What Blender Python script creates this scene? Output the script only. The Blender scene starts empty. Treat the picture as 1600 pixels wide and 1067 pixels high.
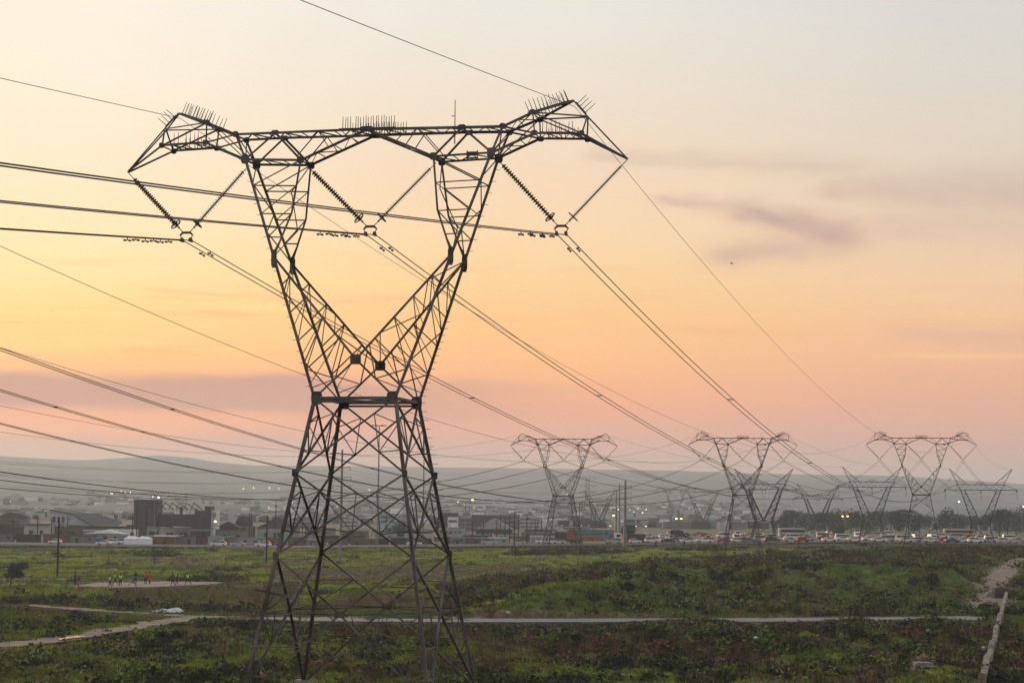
import bpy, math, random
import numpy as np
from mathutils import Vector, Matrix
R = math.radians
rng = np.random.default_rng(7)
random.seed(7)
scene = bpy.context.scene
col = scene.collection

# ------------------------------------------------------------------ camera
CAM_H = 11.4
FPX, PITCH, ROLL = 3139.0, R(4.7), R(0.7)
cam_d = bpy.data.cameras.new('camera')
cam = bpy.data.objects.new('camera', cam_d); col.objects.link(cam)
cam_d.sensor_fit = 'HORIZONTAL'; cam_d.sensor_width = 36.0
cam_d.lens = FPX / 1600 * 36
cam_d.clip_start = 0.5; cam_d.clip_end = 20000
cam.matrix_world = Matrix.Translation((0, 0, CAM_H)) @ Matrix.Rotation(R(90) + PITCH, 4, 'X') @ Matrix.Rotation(ROLL, 4, 'Z')
scene.camera = cam

# ------------------------------------------------------------------ exposure
vs = scene.view_settings
vs.view_transform = 'Standard'; vs.look = 'None'; vs.exposure = 0.0; vs.gamma = 1.0
scene.cycles.use_denoising = True
scene.cycles.max_bounces = 6
scene.cycles.diffuse_bounces = 3
scene.cycles.volume_bounces = 1
scene.cycles.transparent_max_bounces = 8

HAZE_D = 0.000152                        # even density of the evening haze
SUN_AZ, SUN_EL = -24.0, 6.0            # degrees from the view direction (left is negative), above the horizon


def lin(c):
    c = c / 255.0
    return c / 12.92 if c <= 0.04045 else ((c + 0.055) / 1.055) ** 2.4


def srgb(r, g, b, a=1.0):
    return (lin(r), lin(g), lin(b), a)


# ------------------------------------------------------------------ world: an evening sky
world = bpy.data.worlds.new('World'); scene.world = world; world.use_nodes = True
WN, WL = world.node_tree.nodes, world.node_tree.links
WN.clear()


class NB:
    """writes math nodes"""
    def __init__(s, tree): s.n, s.l = tree.nodes, tree.links

    def put(s, sock, v):
        if isinstance(v, (int, float)): sock.default_value = v
        elif isinstance(v, tuple): sock.default_value = v
        else: s.l.new(v, sock)

    def m(s, op, a, b=0.0, c=0.0, clamp=False):
        n = s.n.new('ShaderNodeMath'); n.operation = op; n.use_clamp = clamp
        s.put(n.inputs[0], a); s.put(n.inputs[1], b); s.put(n.inputs[2], c)
        return n.outputs[0]

    def ss(s, v, a, b):                      # smoothstep a..b -> 0..1
        n = s.n.new('ShaderNodeMapRange'); n.interpolation_type = 'SMOOTHSTEP'
        s.put(n.inputs[0], v); n.inputs[1].default_value = a; n.inputs[2].default_value = b
        return n.outputs[0]

    def lerp(s, v, a, b, c=0., d=1.):
        n = s.n.new('ShaderNodeMapRange')
        s.put(n.inputs[0], v); n.inputs[1].default_value = a; n.inputs[2].default_value = b
        n.inputs[3].default_value = c; n.inputs[4].default_value = d
        return n.outputs[0]

    def mix(s, f, a, b, mode='MIX'):
        n = s.n.new('ShaderNodeMix'); n.data_type = 'RGBA'; n.blend_type = mode
        s.put(n.inputs[0], f); s.put(n.inputs[6], a); s.put(n.inputs[7], b)
        return n.outputs[2]

    def ramp(s, f, stops):
        n = s.n.new('ShaderNodeValToRGB'); cr = n.color_ramp; cr.interpolation = 'B_SPLINE' if False else 'LINEAR'
        while len(cr.elements) < len(stops): cr.elements.new(0.5)
        for e, (p, c) in zip(cr.elements, stops): e.position = p; e.color = c
        s.put(n.inputs[0], f)
        return n.outputs[0]

    def noise(s, vec, scale, detail=4., rough=.55, dist=0.):
        n = s.n.new('ShaderNodeTexNoise')
        if vec is not None: s.l.new(vec, n.inputs['Vector'])
        n.inputs['Scale'].default_value = scale; n.inputs['Detail'].default_value = detail
        n.inputs['Roughness'].default_value = rough; n.inputs['Distortion'].default_value = dist
        return n.outputs[0]

    def xyz(s, x, y, z=0.):
        n = s.n.new('ShaderNodeCombineXYZ')
        s.put(n.inputs[0], x); s.put(n.inputs[1], y); s.put(n.inputs[2], z)
        return n.outputs[0]


b = NB(world.node_tree)
tc = WN.new('ShaderNodeTexCoord')
sep = WN.new('ShaderNodeSeparateXYZ'); WL.new(tc.outputs['Generated'], sep.inputs[0])
X, Y, Z = sep.outputs
el = b.m('MULTIPLY', b.m('ARCSINE', Z), 180 / math.pi)
az = b.m('MULTIPLY', b.m('ARCTAN2', X, Y), 180 / math.pi)
warp = b.noise(b.xyz(b.m('MULTIPLY', az, .07), b.m('MULTIPLY', el, .35)), 1.0, 3.)
elw = b.m('ADD', el, b.m('MULTIPLY', b.m('SUBTRACT', warp, .5), .55))
f16 = b.m('DIVIDE', elw, 16.0, clamp=True)


def E_(y): return max(0., min(1., (math.degrees(math.atan((533.5 - y) / FPX)) + 4.7) / 16))


SKY_L = [(-120, 250, 242, 232), (0, 254, 243, 226), (125, 254, 241, 220), (250, 254, 235, 204), (375, 254, 232, 182), (437, 254, 228, 164), (485, 253, 218, 142), (520, 253, 212, 134), (560, 252, 201, 126), (590, 244, 184, 126), (640, 232, 170, 130), (680, 222, 166, 140), (720, 206, 168, 148), (790, 190, 165, 150)]
SKY_M = [(-120, 224, 226, 226), (0, 233, 230, 221), (125, 237, 224, 205), (250, 242, 215, 184), (375, 247, 212, 164), (437, 248, 205, 146), (500, 247, 194, 130), (560, 244, 184, 127), (600, 236, 172, 127), (640, 228, 163, 129), (680, 215, 161, 138), (720, 198, 162, 146), (790, 185, 160, 148)]
SKY_R = [(-120, 206, 208, 212), (0, 215, 212, 208), (125, 217, 211, 200), (250, 223, 207, 187), (375, 229, 200, 170), (437, 234, 196, 158), (500, 236, 187, 144), (560, 228, 174, 138), (620, 214, 162, 136), (680, 202, 159, 143), (740, 186, 159, 148), (790, 178, 156, 148)]


def stops(t): return [(E_(y), srgb(r, g, bb)) for y, r, g, bb in reversed(t)]


cl, cm, cr_ = (b.ramp(f16, stops(t)) for t in (SKY_L, SKY_M, SKY_R))
low = b.mix(b.ss(az, -15., 0.5), cl, cm)
low = b.mix(b.ss(az, -1., 15.), low, cr_)
# bright glow round the hidden sun, left of the view
gl = b.m('MULTIPLY', b.ss(az, -8., -26.), b.ss(az, -75., -30.))
low = b.mix(b.m('MULTIPLY', gl, .3), low, srgb(255, 226, 160))
# thin streaks in the lit band
sv = b.noise(b.xyz(b.m('MULTIPLY', az, .16), b.m('MULTIPLY', el, 2.3)), 1.0, 5., .6, .3)
st = b.m('MULTIPLY', b.ss(sv, .52, .74), b.m('MULTIPLY', b.ss(el, 2.5, 4.2), b.ss(el, 8.5, 5.)))
low = b.mix(b.m('MULTIPLY', st, b.lerp(az, -14., 14., .42, .24)), low, srgb(226, 158, 112))
sv2 = b.noise(b.xyz(b.m('MULTIPLY', az, .12), b.m('MULTIPLY', el, 1.7), 3.3), 1.0, 4., .55)
st2 = b.m('MULTIPLY', b.ss(sv2, .54, .72), b.m('MULTIPLY', b.ss(el, 3.8, 4.8), b.ss(el, 7., 6.)))
low = b.mix(b.m('MULTIPLY', st2, .45), low, srgb(255, 222, 140))
# mauve cloud bank low on the left, its upper edge wavy
edge = b.noise(b.xyz(b.m('MULTIPLY', az, .22), b.m('MULTIPLY', el, .8), 7.), 1.0, 4., .5)
eb = b.m('ADD', el, b.m('MULTIPLY', b.m('SUBTRACT', edge, .5), .8))
bank = b.m('MULTIPLY', b.ss(eb, 3.75, 3.35), b.ss(eb, 2.2, 2.75))
bank = b.m('MULTIPLY', bank, b.ss(az, 4.5, -6.))
low = b.mix(b.m('MULTIPLY', bank, .95), low, srgb(194, 150, 132))
pink = b.m('MULTIPLY', b.m('MULTIPLY', b.ss(eb, 2.8, 2.4), b.ss(eb, 1.6, 2.05)), b.ss(az, -3.5, -11.))
low = b.mix(b.m('MULTIPLY', pink, .6), low, srgb(246, 172, 128))
bank2 = b.m('MULTIPLY', b.m('MULTIPLY', b.ss(eb, 2.0, 1.6), b.ss(eb, 1.0, 1.4)), b.ss(sv2, .4, .6))
low = b.mix(b.m('MULTIPLY', bank2, .3), low, srgb(202, 160, 142))
# the dark hook-shaped wisp and the streaks on the right
wn = b.noise(b.xyz(b.m('MULTIPLY', az, .5), b.m('MULTIPLY', el, 1.1), 1.), 1.0, 4.)
wn2 = b.noise(b.xyz(b.m('MULTIPLY', az, .9), b.m('MULTIPLY', el, 3.), 5.), 1.0, 4.)
axw = b.m('ADD', az, b.m('MULTIPLY', b.m('SUBTRACT', wn, .5), 1.2))
eyw = b.m('ADD', el, b.m('MULTIPLY', b.m('SUBTRACT', wn2, .5), .5))


def seg(ax, ay, bx, by, w0, w1, k=2.2):
    """soft stroke between two directions (degrees); k flattens it"""
    dx, dy = bx - ax, (by - ay) * k
    L2 = dx * dx + dy * dy
    px = b.m('SUBTRACT', axw, ax); py = b.m('MULTIPLY', b.m('SUBTRACT', eyw, ay), k)
    t = b.m('DIVIDE', b.m('ADD', b.m('MULTIPLY', px, dx), b.m('MULTIPLY', py, dy)), L2, clamp=True)
    ex = b.m('SUBTRACT', px, b.m('MULTIPLY', t, dx)); ey = b.m('SUBTRACT', py, b.m('MULTIPLY', t, dy))
    d = b.m('SQRT', b.m('ADD', b.m('MULTIPLY', ex, ex), b.m('MULTIPLY', ey, ey)))
    w = b.m('ADD', w0, b.m('MULTIPLY', t, w1 - w0))
    q = b.m('DIVIDE', d, w)
    return b.m('POWER', 2.718, b.m('MULTIPLY', b.m('MULTIPLY', q, q), -1.))


w = b.m('MULTIPLY', seg(4.4, 8.75, 7.0, 8.45, .4, .6), .42)
w = b.m('MAXIMUM', w, b.m('MULTIPLY', seg(6.8, 8.4, 9.1, 7.8, .7, 1.0), .8))
w = b.m('MAXIMUM', w, b.m('MULTIPLY', seg(9.2, 7.65, 6.2, 7.2, 1.1, .8), .5))
w = b.m('MAXIMUM', w, b.m('MULTIPLY', seg(9.3, 9.05, 16., 8.75, .7, 2.4), .42))
w = b.m('MAXIMUM', w, b.m('MULTIPLY', seg(9.0, 7.9, 14., 8.1, .9, 1.6), .26))
w = b.m('MAXIMUM', w, b.m('MULTIPLY', seg(2.5, 10.0, 9.5, 9.6, .5, .7), .28))
w = b.m('MAXIMUM', w, b.m('MULTIPLY', seg(11., 5.0, 16., 4.7, .5, .9), .25))
wf = b.noise(b.xyz(b.m('MULTIPLY', az, .55), b.m('ADD', b.m('MULTIPLY', el, 2.6), b.m('MULTIPLY', az, .5)), 9.), 1.0, 6., .62, .4)
w = b.m('MULTIPLY', w, b.lerp(wf, .3, .68, .7, 1.1))
low = b.mix(b.m('MULTIPLY', w, 1.0, clamp=True), low, srgb(184, 152, 146))
# high and rear sky: a physical sky with the sun almost down
nis = WN.new('ShaderNodeTexSky'); nis.sky_type = 'NISHITA'; nis.sun_disc = False
nis.sun_elevation = R(SUN_EL); nis.sun_rotation = R(SUN_AZ)
nis.dust_density = 3.0
bgn = WN.new('ShaderNodeBackground'); WL.new(nis.outputs[0], bgn.inputs[0]); bgn.inputs[1].default_value = 0.15
aabs = b.m('ABSOLUTE', az)
low = b.mix(.07, low, (.70, .64, .60, 1))
# the air dims the low sky: the sky itself is that much stronger and more coloured
tr = b.m('MAXIMUM', b.m('POWER', 2.718, b.m('DIVIDE', -.00017 * 162., b.m('MAXIMUM', Z, .004))), .60)
veil = b.mix(b.m('SUBTRACT', 1., tr), (0, 0, 0, 1), (.30, .295, .27, 1))
low = b.mix(1.0, low, veil, 'SUBTRACT')
low = b.mix(1.0, low, b.xyz(b.m('DIVIDE', 1., tr), b.m('DIVIDE', 1., tr), b.m('DIVIDE', 1., tr)), 'MULTIPLY')
low = b.mix(b.ss(el, 15., 55.), low, srgb(206, 212, 222))
bgl = WN.new('ShaderNodeBackground'); WL.new(low, bgl.inputs[0]); bgl.inputs[1].default_value = 1.0
fr = b.m('MAXIMUM', b.ss(aabs, 150., 70.), .72)
mixw = WN.new('ShaderNodeMixShader'); WL.new(fr, mixw.inputs[0])
WL.new(bgn.outputs[0], mixw.inputs[1]); WL.new(bgl.outputs[0], mixw.inputs[2])
wo = WN.new('ShaderNodeOutputWorld'); WL.new(mixw.outputs[0], wo.inputs[0])

# ------------------------------------------------------------------ sun: almost set, behind thin cloud
sl = bpy.data.lights.new('sun', 'SUN'); so = bpy.data.objects.new('sun', sl); col.objects.link(so)
sl.energy = 1.1; sl.angle = R(10); sl.color = (1.0, .72, .45)
sd = Vector((math.sin(R(SUN_AZ)) * math.cos(R(SUN_EL)), math.cos(R(SUN_AZ)) * math.cos(R(SUN_EL)), math.sin(R(SUN_EL))))
so.rotation_euler = sd.to_track_quat('Z', 'Y').to_euler()
so.location = (0, -50, 60)


# ------------------------------------------------------------------ helpers: pixel <-> world (layout is computed once, at build time)
def ray(px, py):
    a, c = px - 800, py - 533.5
    cr, sr = math.cos(ROLL), math.sin(ROLL)
    a, c = cr * a + sr * c, -sr * a + cr * c
    x, yc, zc = a / FPX, 1., -c / FPX
    cp, sp = math.cos(PITCH), math.sin(PITCH)
    vx, vy, vz = x, yc * cp - zc * sp, yc * sp + zc * cp
    return vx / vy, vz / vy


def at(px, py, y):
    rx, rz = ray(px, py)
    return Vector((rx * y, y, CAM_H + rz * y))


def proj(x, y, z):
    zz = z - CAM_H
    cp, sp = math.cos(PITCH), math.sin(PITCH)
    yc = y * cp + zz * sp; zc = -y * sp + zz * cp
    a = FPX * x / yc; c = -FPX * zc / yc
    cr, sr = math.cos(ROLL), math.sin(ROLL)
    return 800 + cr * a - sr * c, 533.5 + sr * a + cr * c


def sstep(v, a, c):
    t = np.clip((v - a) / (c - a), 0, 1)
    return t * t * (3 - 2 * t)


def base_h(x, y):
    """smooth lie of the land"""
    s = np.clip(.022 * (x - 10), -1.7, 2.0) * sstep(y, 120, 330) * (1 - sstep(y, 700, 1100))
    return s


def G(px, py):
    y = 200.
    rx, rz = ray(px, py)
    for _ in range(40):
        h = float(base_h(np.float64(rx * y), np.float64(y)))
        if rz >= -1e-5: return Vector((rx * 3000, 3000, 0))
        y = .5 * y + .5 * (h - CAM_H) / rz
    return Vector((rx * y, y, h))


# value noise for terrain and plant zones
_tab = rng.random((256, 256))


def vnoise(x, y, sc, o=0):
    x = np.asarray(x) / sc + o * 17.3; y = np.asarray(y) / sc + o * 9.1
    xi = np.floor(x).astype(int); yi = np.floor(y).astype(int)
    fx = x - xi; fy = y - yi; fx = fx * fx * (3 - 2 * fx); fy = fy * fy * (3 - 2 * fy)
    g = lambda i, j: _tab[(xi + i) % 256, (yi + j) % 256]
    return (g(0, 0) * (1 - fx) + g(1, 0) * fx) * (1 - fy) + (g(0, 1) * (1 - fx) + g(1, 1) * fx) * fy


def fbm(x, y, sc, o=0):
    return .5 * vnoise(x, y, sc, o) + .3 * vnoise(x, y, sc / 2.3, o + 1) + .2 * vnoise(x, y, sc / 5.1, o + 2)


# ------------------------------------------------------------------ materials
def mat(name, c, rough=.75, metal=0., var=.0, scale=3., c2=None, emit=None, es=1., bump=0.):
    m = bpy.data.materials.new(name); m.use_nodes = True
    nt = m.node_tree; p = nt.nodes['Principled BSDF']
    p.inputs['Roughness'].default_value = rough; p.inputs['Metallic'].default_value = metal
    p.inputs['Base Color'].default_value = (*c, 1)
    if var or c2:
        nb = NB(nt); t = nt.nodes.new('ShaderNodeTexCoord')
        nz = nb.noise(t.outputs['Object'], scale, 5., .6)
        lo = tuple(v * (1 - var) for v in c) + (1,)
        hi = (tuple(c2) if c2 else tuple(min(1, v * (1 + var)) for v in c)) + (1,)
        nt.links.new(nb.ramp(nz, [(.32, lo), (.68, hi)]), p.inputs['Base Color'])
        if bump:
            bn = nt.nodes.new('ShaderNodeBump'); bn.inputs['Strength'].default_value = bump
            nt.links.new(nz, bn.inputs['Height']); nt.links.new(bn.outputs[0], p.inputs['Normal'])
    if emit:
        p.inputs['Emission Color'].default_value = (*emit, 1); p.inputs['Emission Strength'].default_value = es
    return m


STEEL = mat('weathered_galvanised_steel_lit_tones', (.034, .024, .018), .62, .3, .45, .55, c2=(.165, .155, .15))  # aged brown steel; pale mottling also stands in for sky light on the bars
PLATE = mat('gusset_steel', (.04, .033, .028), .6, .35, .3, 2., c2=(.12, .116, .115))
CABLE = mat('aluminium_cable', (.06, .05, .042), .6, .5)
INSUL = mat('brown_insulator_glaze', (.075, .04, .025), .35)
FITTING = mat('dark_line_fitting', (.06, .048, .04), .6, .4)
SPIKE = mat('dark_wire', (.08, .06, .05), .6, .3)

# ------------------------------------------------------------------ mesh helpers


class MB:
    def __init__(s): s.v, s.f, s.m = [], [], []

    def add(s, vs, fs, mi=0):
        o = len(s.v); s.v += [tuple(q) for q in vs]; s.f += [tuple(i + o for i in f) for f in fs]; s.m += [mi] * len(fs)

    def box(s, c, d, mi=0, rz=0., taper=1.):
        cx, cy, cz = c; x, y, z = d[0] / 2, d[1] / 2, d[2] / 2
        cs, sn = math.cos(rz), math.sin(rz)
        vs = []
        for k, t in ((-1, 1.), (1, taper)):
            for i, j in ((-1, -1), (1, -1), (1, 1), (-1, 1)):
                a, e = i * x * t, j * y * t
                vs.append((cx + a * cs - e * sn, cy + a * sn + e * cs, cz + k * z))
        s.add(vs, [(3, 2, 1, 0), (4, 5, 6, 7), (0, 1, 5, 4), (1, 2, 6, 5), (2, 3, 7, 6), (3, 0, 4, 7)], mi)

    def slab(s, a, e, u, n, w0, w1, n0, n1, mi=0):
        """box from a to e; extends w0..w1 along u and n0..n1 along n"""
        vs = []
        for p in (a, e):
            for q, t in ((w0, n0), (w1, n0), (w1, n1), (w0, n1)): vs.append(p + u * q + n * t)
        s.add(vs, [(0, 3, 2, 1), (4, 5, 6, 7), (0, 1, 5, 4), (1, 2, 6, 5), (2, 3, 7, 6), (3, 0, 4, 7)], mi)

    def angle(s, a, e, n, w, t=None):
        """steel angle: one flange in the face, the other inward"""
        a, e, n = Vector(a), Vector(e), Vector(n)
        d = (e - a)
        if d.length < 1e-4: return
        d.normalize(); n = (n - d * n.dot(d))
        if n.length < 1e-3: n = d.orthogonal()
        n.normalize(); u = n.cross(d); w *= .77; t = (t or w * .13); t = max(.012, t)
        s.slab(a, e, u, n, -w / 2, w / 2, -t / 2, t / 2)
        s.slab(a, e, u, n, -w / 2, -w / 2 + t, -w - t / 2, -t / 2)

    def tube(s, pts, r, k=6, mi=0, cap=True):
        pts = [Vector(p) for p in pts]
        rs = r if isinstance(r, (list, tuple)) else [r] * len(pts)
        vs, fs = [], []
        for i, p in enumerate(pts):
            d = (pts[min(i + 1, len(pts) - 1)] - pts[max(i - 1, 0)]).normalized()
            up = Vector((0, 0, 1)) if abs(d.z) < .95 else Vector((1, 0, 0))
            u = d.cross(up).normalized(); w_ = u.cross(d)
            for j in range(k):
                an = 2 * math.pi * j / k
                vs.append(p + (u * math.cos(an) + w_ * math.sin(an)) * rs[i])
        for i in range(len(pts) - 1):
            for j in range(k):
                a0 = i * k + j; b0 = i * k + (j + 1) % k
                fs.append((a0, b0, b0 + k, a0 + k))
        if cap:
            fs.append(tuple(range(k - 1, -1, -1))); fs.append(tuple(range(len(vs) - k, len(vs))))
        s.add(vs, fs, mi)

    def ico(s, c, r, mi=0, sq=1., jit=0.):
        c = Vector(c); t = (1 + 5 ** .5) / 2
        vs = [Vector(q).normalized() * r for q in ((-1, t, 0), (1, t, 0), (-1, -t, 0), (1, -t, 0), (0, -1, t), (0, 1, t), (0, -1, -t), (0, 1, -t), (t, 0, -1), (t, 0, 1), (-t, 0, -1), (-t, 0, 1))]
        vs = [c + Vector((v.x, v.y, v.z * sq)) * (1 + random.uniform(-jit, jit)) for v in vs]
        s.add(vs, [(0, 11, 5), (0, 5, 1), (0, 1, 7), (0, 7, 10), (0, 10, 11), (1, 5, 9), (5, 11, 4), (11, 10, 2), (10, 7, 6), (7, 1, 8), (3, 9, 4), (3, 4, 2), (3, 2, 6), (3, 6, 8), (3, 8, 9), (4, 9, 5), (2, 4, 11), (6, 2, 10), (8, 6, 7), (9, 8, 1)], mi)

    def prism(s, poly, a, n, d, mi=0):
        """extrude a closed polygon (list of Vector) by vector n*d"""
        k = len(poly); e = Vector(n) * d
        vs = [Vector(p) for p in poly] + [Vector(p) + e for p in poly]
        s.add(vs, [tuple(range(k - 1, -1, -1)), tuple(range(k, 2 * k))] + [(i, (i + 1) % k, (i + 1) % k + k, i + k) for i in range(k)], mi)

    def build(s, name, mats, parent=None, smooth=False):
        me = bpy.data.meshes.new(name); me.from_pydata(s.v, [], s.f)
        mats = mats if isinstance(mats, (list, tuple)) else [mats]
        for q in mats: me.materials.append(q)
        if len(mats) > 1: me.polygons.foreach_set('material_index', s.m)
        if smooth: me.polygons.foreach_set('use_smooth', [True] * len(s.f))
        me.update()
        o = bpy.data.objects.new(name, me); col.objects.link(o)
        if parent is not None: o.parent = parent
        return o


def tag(o, label=None, cat=None, group=None, kind=None):
    if label: o['label'] = label
    if cat: o['category'] = cat
    if group: o['group'] = group
    if kind: o['kind'] = kind
    return o


def empty(name, loc=(0, 0, 0), rz=0., label=None, cat=None, group=None):
    o = bpy.data.objects.new(name, None); col.objects.link(o)
    o.location = loc; o.rotation_euler = (0, 0, rz); o.empty_display_size = .3
    return tag(o, label, cat, group)


def kids(o): return [c for c in bpy.data.objects if c.parent is o]


_kc = {}


def dup(root, loc, rz=0., label=None, group=None, skip=(), scale=None):
    """copy of a thing, its parts and sub-parts"""
    if root.name not in _kc:
        _kc[root.name] = [(c, kids(c)) for c in kids(root)]
    r = root.copy(); col.objects.link(r); r.location = loc; r.rotation_euler = (0, 0, rz)
    if scale: r.scale = scale if isinstance(scale, tuple) else (scale,) * 3
    if label: r['label'] = label
    if group: r['group'] = group
    for c, gs in _kc[root.name]:
        if c.name.split('.')[0] in skip: continue
        cc = c.copy(); col.objects.link(cc); cc.parent = r
        for g in gs:
            gg = g.copy(); col.objects.link(gg); gg.parent = cc
    return r


# ------------------------------------------------------------------ layout of paths
def gp(pts): return [G(*p) for p in pts]


def densify(pts, step):
    out = []
    for p, q in zip(pts[:-1], pts[1:]):
        n = max(1, int((q - p).length / step))
        out += [p.lerp(q, i / n) for i in range(n)]
    return out + [pts[-1]]


def smooth_poly(pts, step=2.):
    """Catmull-Rom through the points"""
    P = [pts[0]] + list(pts) + [pts[-1]]; out = []
    for i in range(1, len(P) - 2):
        n = max(2, int((P[i + 1] - P[i]).length / step))
        for k in range(n):
            t = k / n; a, c, d, e = P[i - 1], P[i], P[i + 1], P[i + 2]
            out.append(.5 * ((2 * c) + (d - a) * t + (2 * a - 5 * c + 4 * d - e) * t * t + (3 * c - a - 3 * d + e) * t ** 3))
    return out + [pts[-1]]


ROAD = smooth_poly(gp([(400, 967.5), (520, 968.8), (640, 970), (760, 970.2), (900, 970), (1100, 969.6), (1300, 968.6), (1478, 967), (1536, 966.2)]), 3)
TRACK = smooth_poly(gp([(40, 945), (90, 949), (160, 954.5), (230, 958), (285, 962.2), (340, 963.6), (430, 965), (560, 964.5), (640, 963), (700, 965), (755, 968)]), 2)
BRANCH = smooth_poly(gp([(345, 963.8), (312, 964.6), (286, 967.4), (258, 972.5), (225, 978), (170, 987), (110, 997), (50, 1004), (-20, 1011)]), 2)
SANDY = smooth_poly(gp([(1600, 872), (1577, 887), (1566, 897), (1558, 907), (1556, 917), (1560, 927), (1553, 938), (1538, 950)]), 2)
WALLP = smooth_poly(gp([(1574, 930), (1562, 975), (1549, 1025), (1534, 1075)]), 2)
RIDGE_A = smooth_poly(gp([(690, 961), (800, 958), (885, 953), (945, 945), (990, 933), (1040, 921), (1120, 918), (1230, 918), (1360, 919), (1500, 921)]), 3)
RIDGE_B = smooth_poly(gp([(700, 925), (760, 913), (850, 905), (960, 891), (1050, 882), (1160, 876), (1300, 872), (1480, 868)]), 3)


def dist_to(poly, x, y):
    d = np.full(np.shape(x), 1e9)
    P = np.array([(p.x, p.y) for p in poly])[::2]
    for qx, qy in P: d = np.minimum(d, (x - qx) ** 2 + (y - qy) ** 2)
    return np.sqrt(d)


HIGHWAY_Y = 606.0
RIDGE = [(-900, 708), (-300, 712), (0, 712), (60, 716), (130, 719), (180, 716), (250, 711), (300, 715), (330, 721), (400, 727), (560, 728), (700, 730), (800, 731), (1060, 735), (1200, 740), (1400, 743), (1600, 756), (2000, 765), (2600, 770)]
HILL_Y = 6500.
_rx = np.array([at(px, py, HILL_Y).x for px, py in RIDGE]); _rz = np.array([at(px, py, HILL_Y).z for px, py in RIDGE])


_rax = np.array([p.x for p in RIDGE_A]); _ray = np.array([p.y for p in RIDGE_A])


def height(x, y):
    x = np.asarray(x, float); y = np.asarray(y, float)
    h = base_h(x, y)
    near = (1 - sstep(y, 500, 590)) * sstep(y, 60, 110)
    amp = near * (.26 + .7 * sstep(x / np.maximum(y, 1), -.02, .06))
    bump = (fbm(x, y, 14, 3) - .5) * 1.6 * amp + (fbm(x, y, 5, 5) - .5) * 1.3 * amp + (vnoise(x, y, 2.6, 9) - .5) * .55 * amp
    rdA = dist_to(RIDGE_A, x, y) if x.size < 2e6 else 0; rdB = dist_to(RIDGE_B, x, y)
    m = np.minimum.reduce([dist_to(ROAD, x, y) / 9, dist_to(TRACK, x, y) / 5, dist_to(BRANCH, x, y) / 6, dist_to(SANDY, x, y) / 6, dist_to(WALLP, x, y) / 4])
    m = sstep(m, .4, 1.1)
    h = h + bump * m + m * (2.9 * np.exp(-(rdA / np.where(y < np.interp(x, _rax, _ray), 6.5, 13.)) ** 2) * sstep(x, -9, 4) + .45 * np.exp(-(rdB / 9) ** 2))
    h = h + 2.8 * np.exp(-(((x + 6.6) ** 2 + (y - 92.5) ** 2) / 14. ** 2))
    # the far slope
    hz = np.interp(x * HILL_Y / np.maximum(y, 1200), _rx, _rz) * np.clip(y / HILL_Y, .3, 1.1)
    hill = sstep(y, 1150, HILL_Y) ** 1.1 * hz * (1 - .5 * sstep(y, HILL_Y + 20, HILL_Y + 500))
    hill = hill + sstep(y, 1300, 2200) * (1 - sstep(y, 5200, 6300)) * (fbm(x, y, 420, 8) - .5) * 22
    return h + hill


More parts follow.
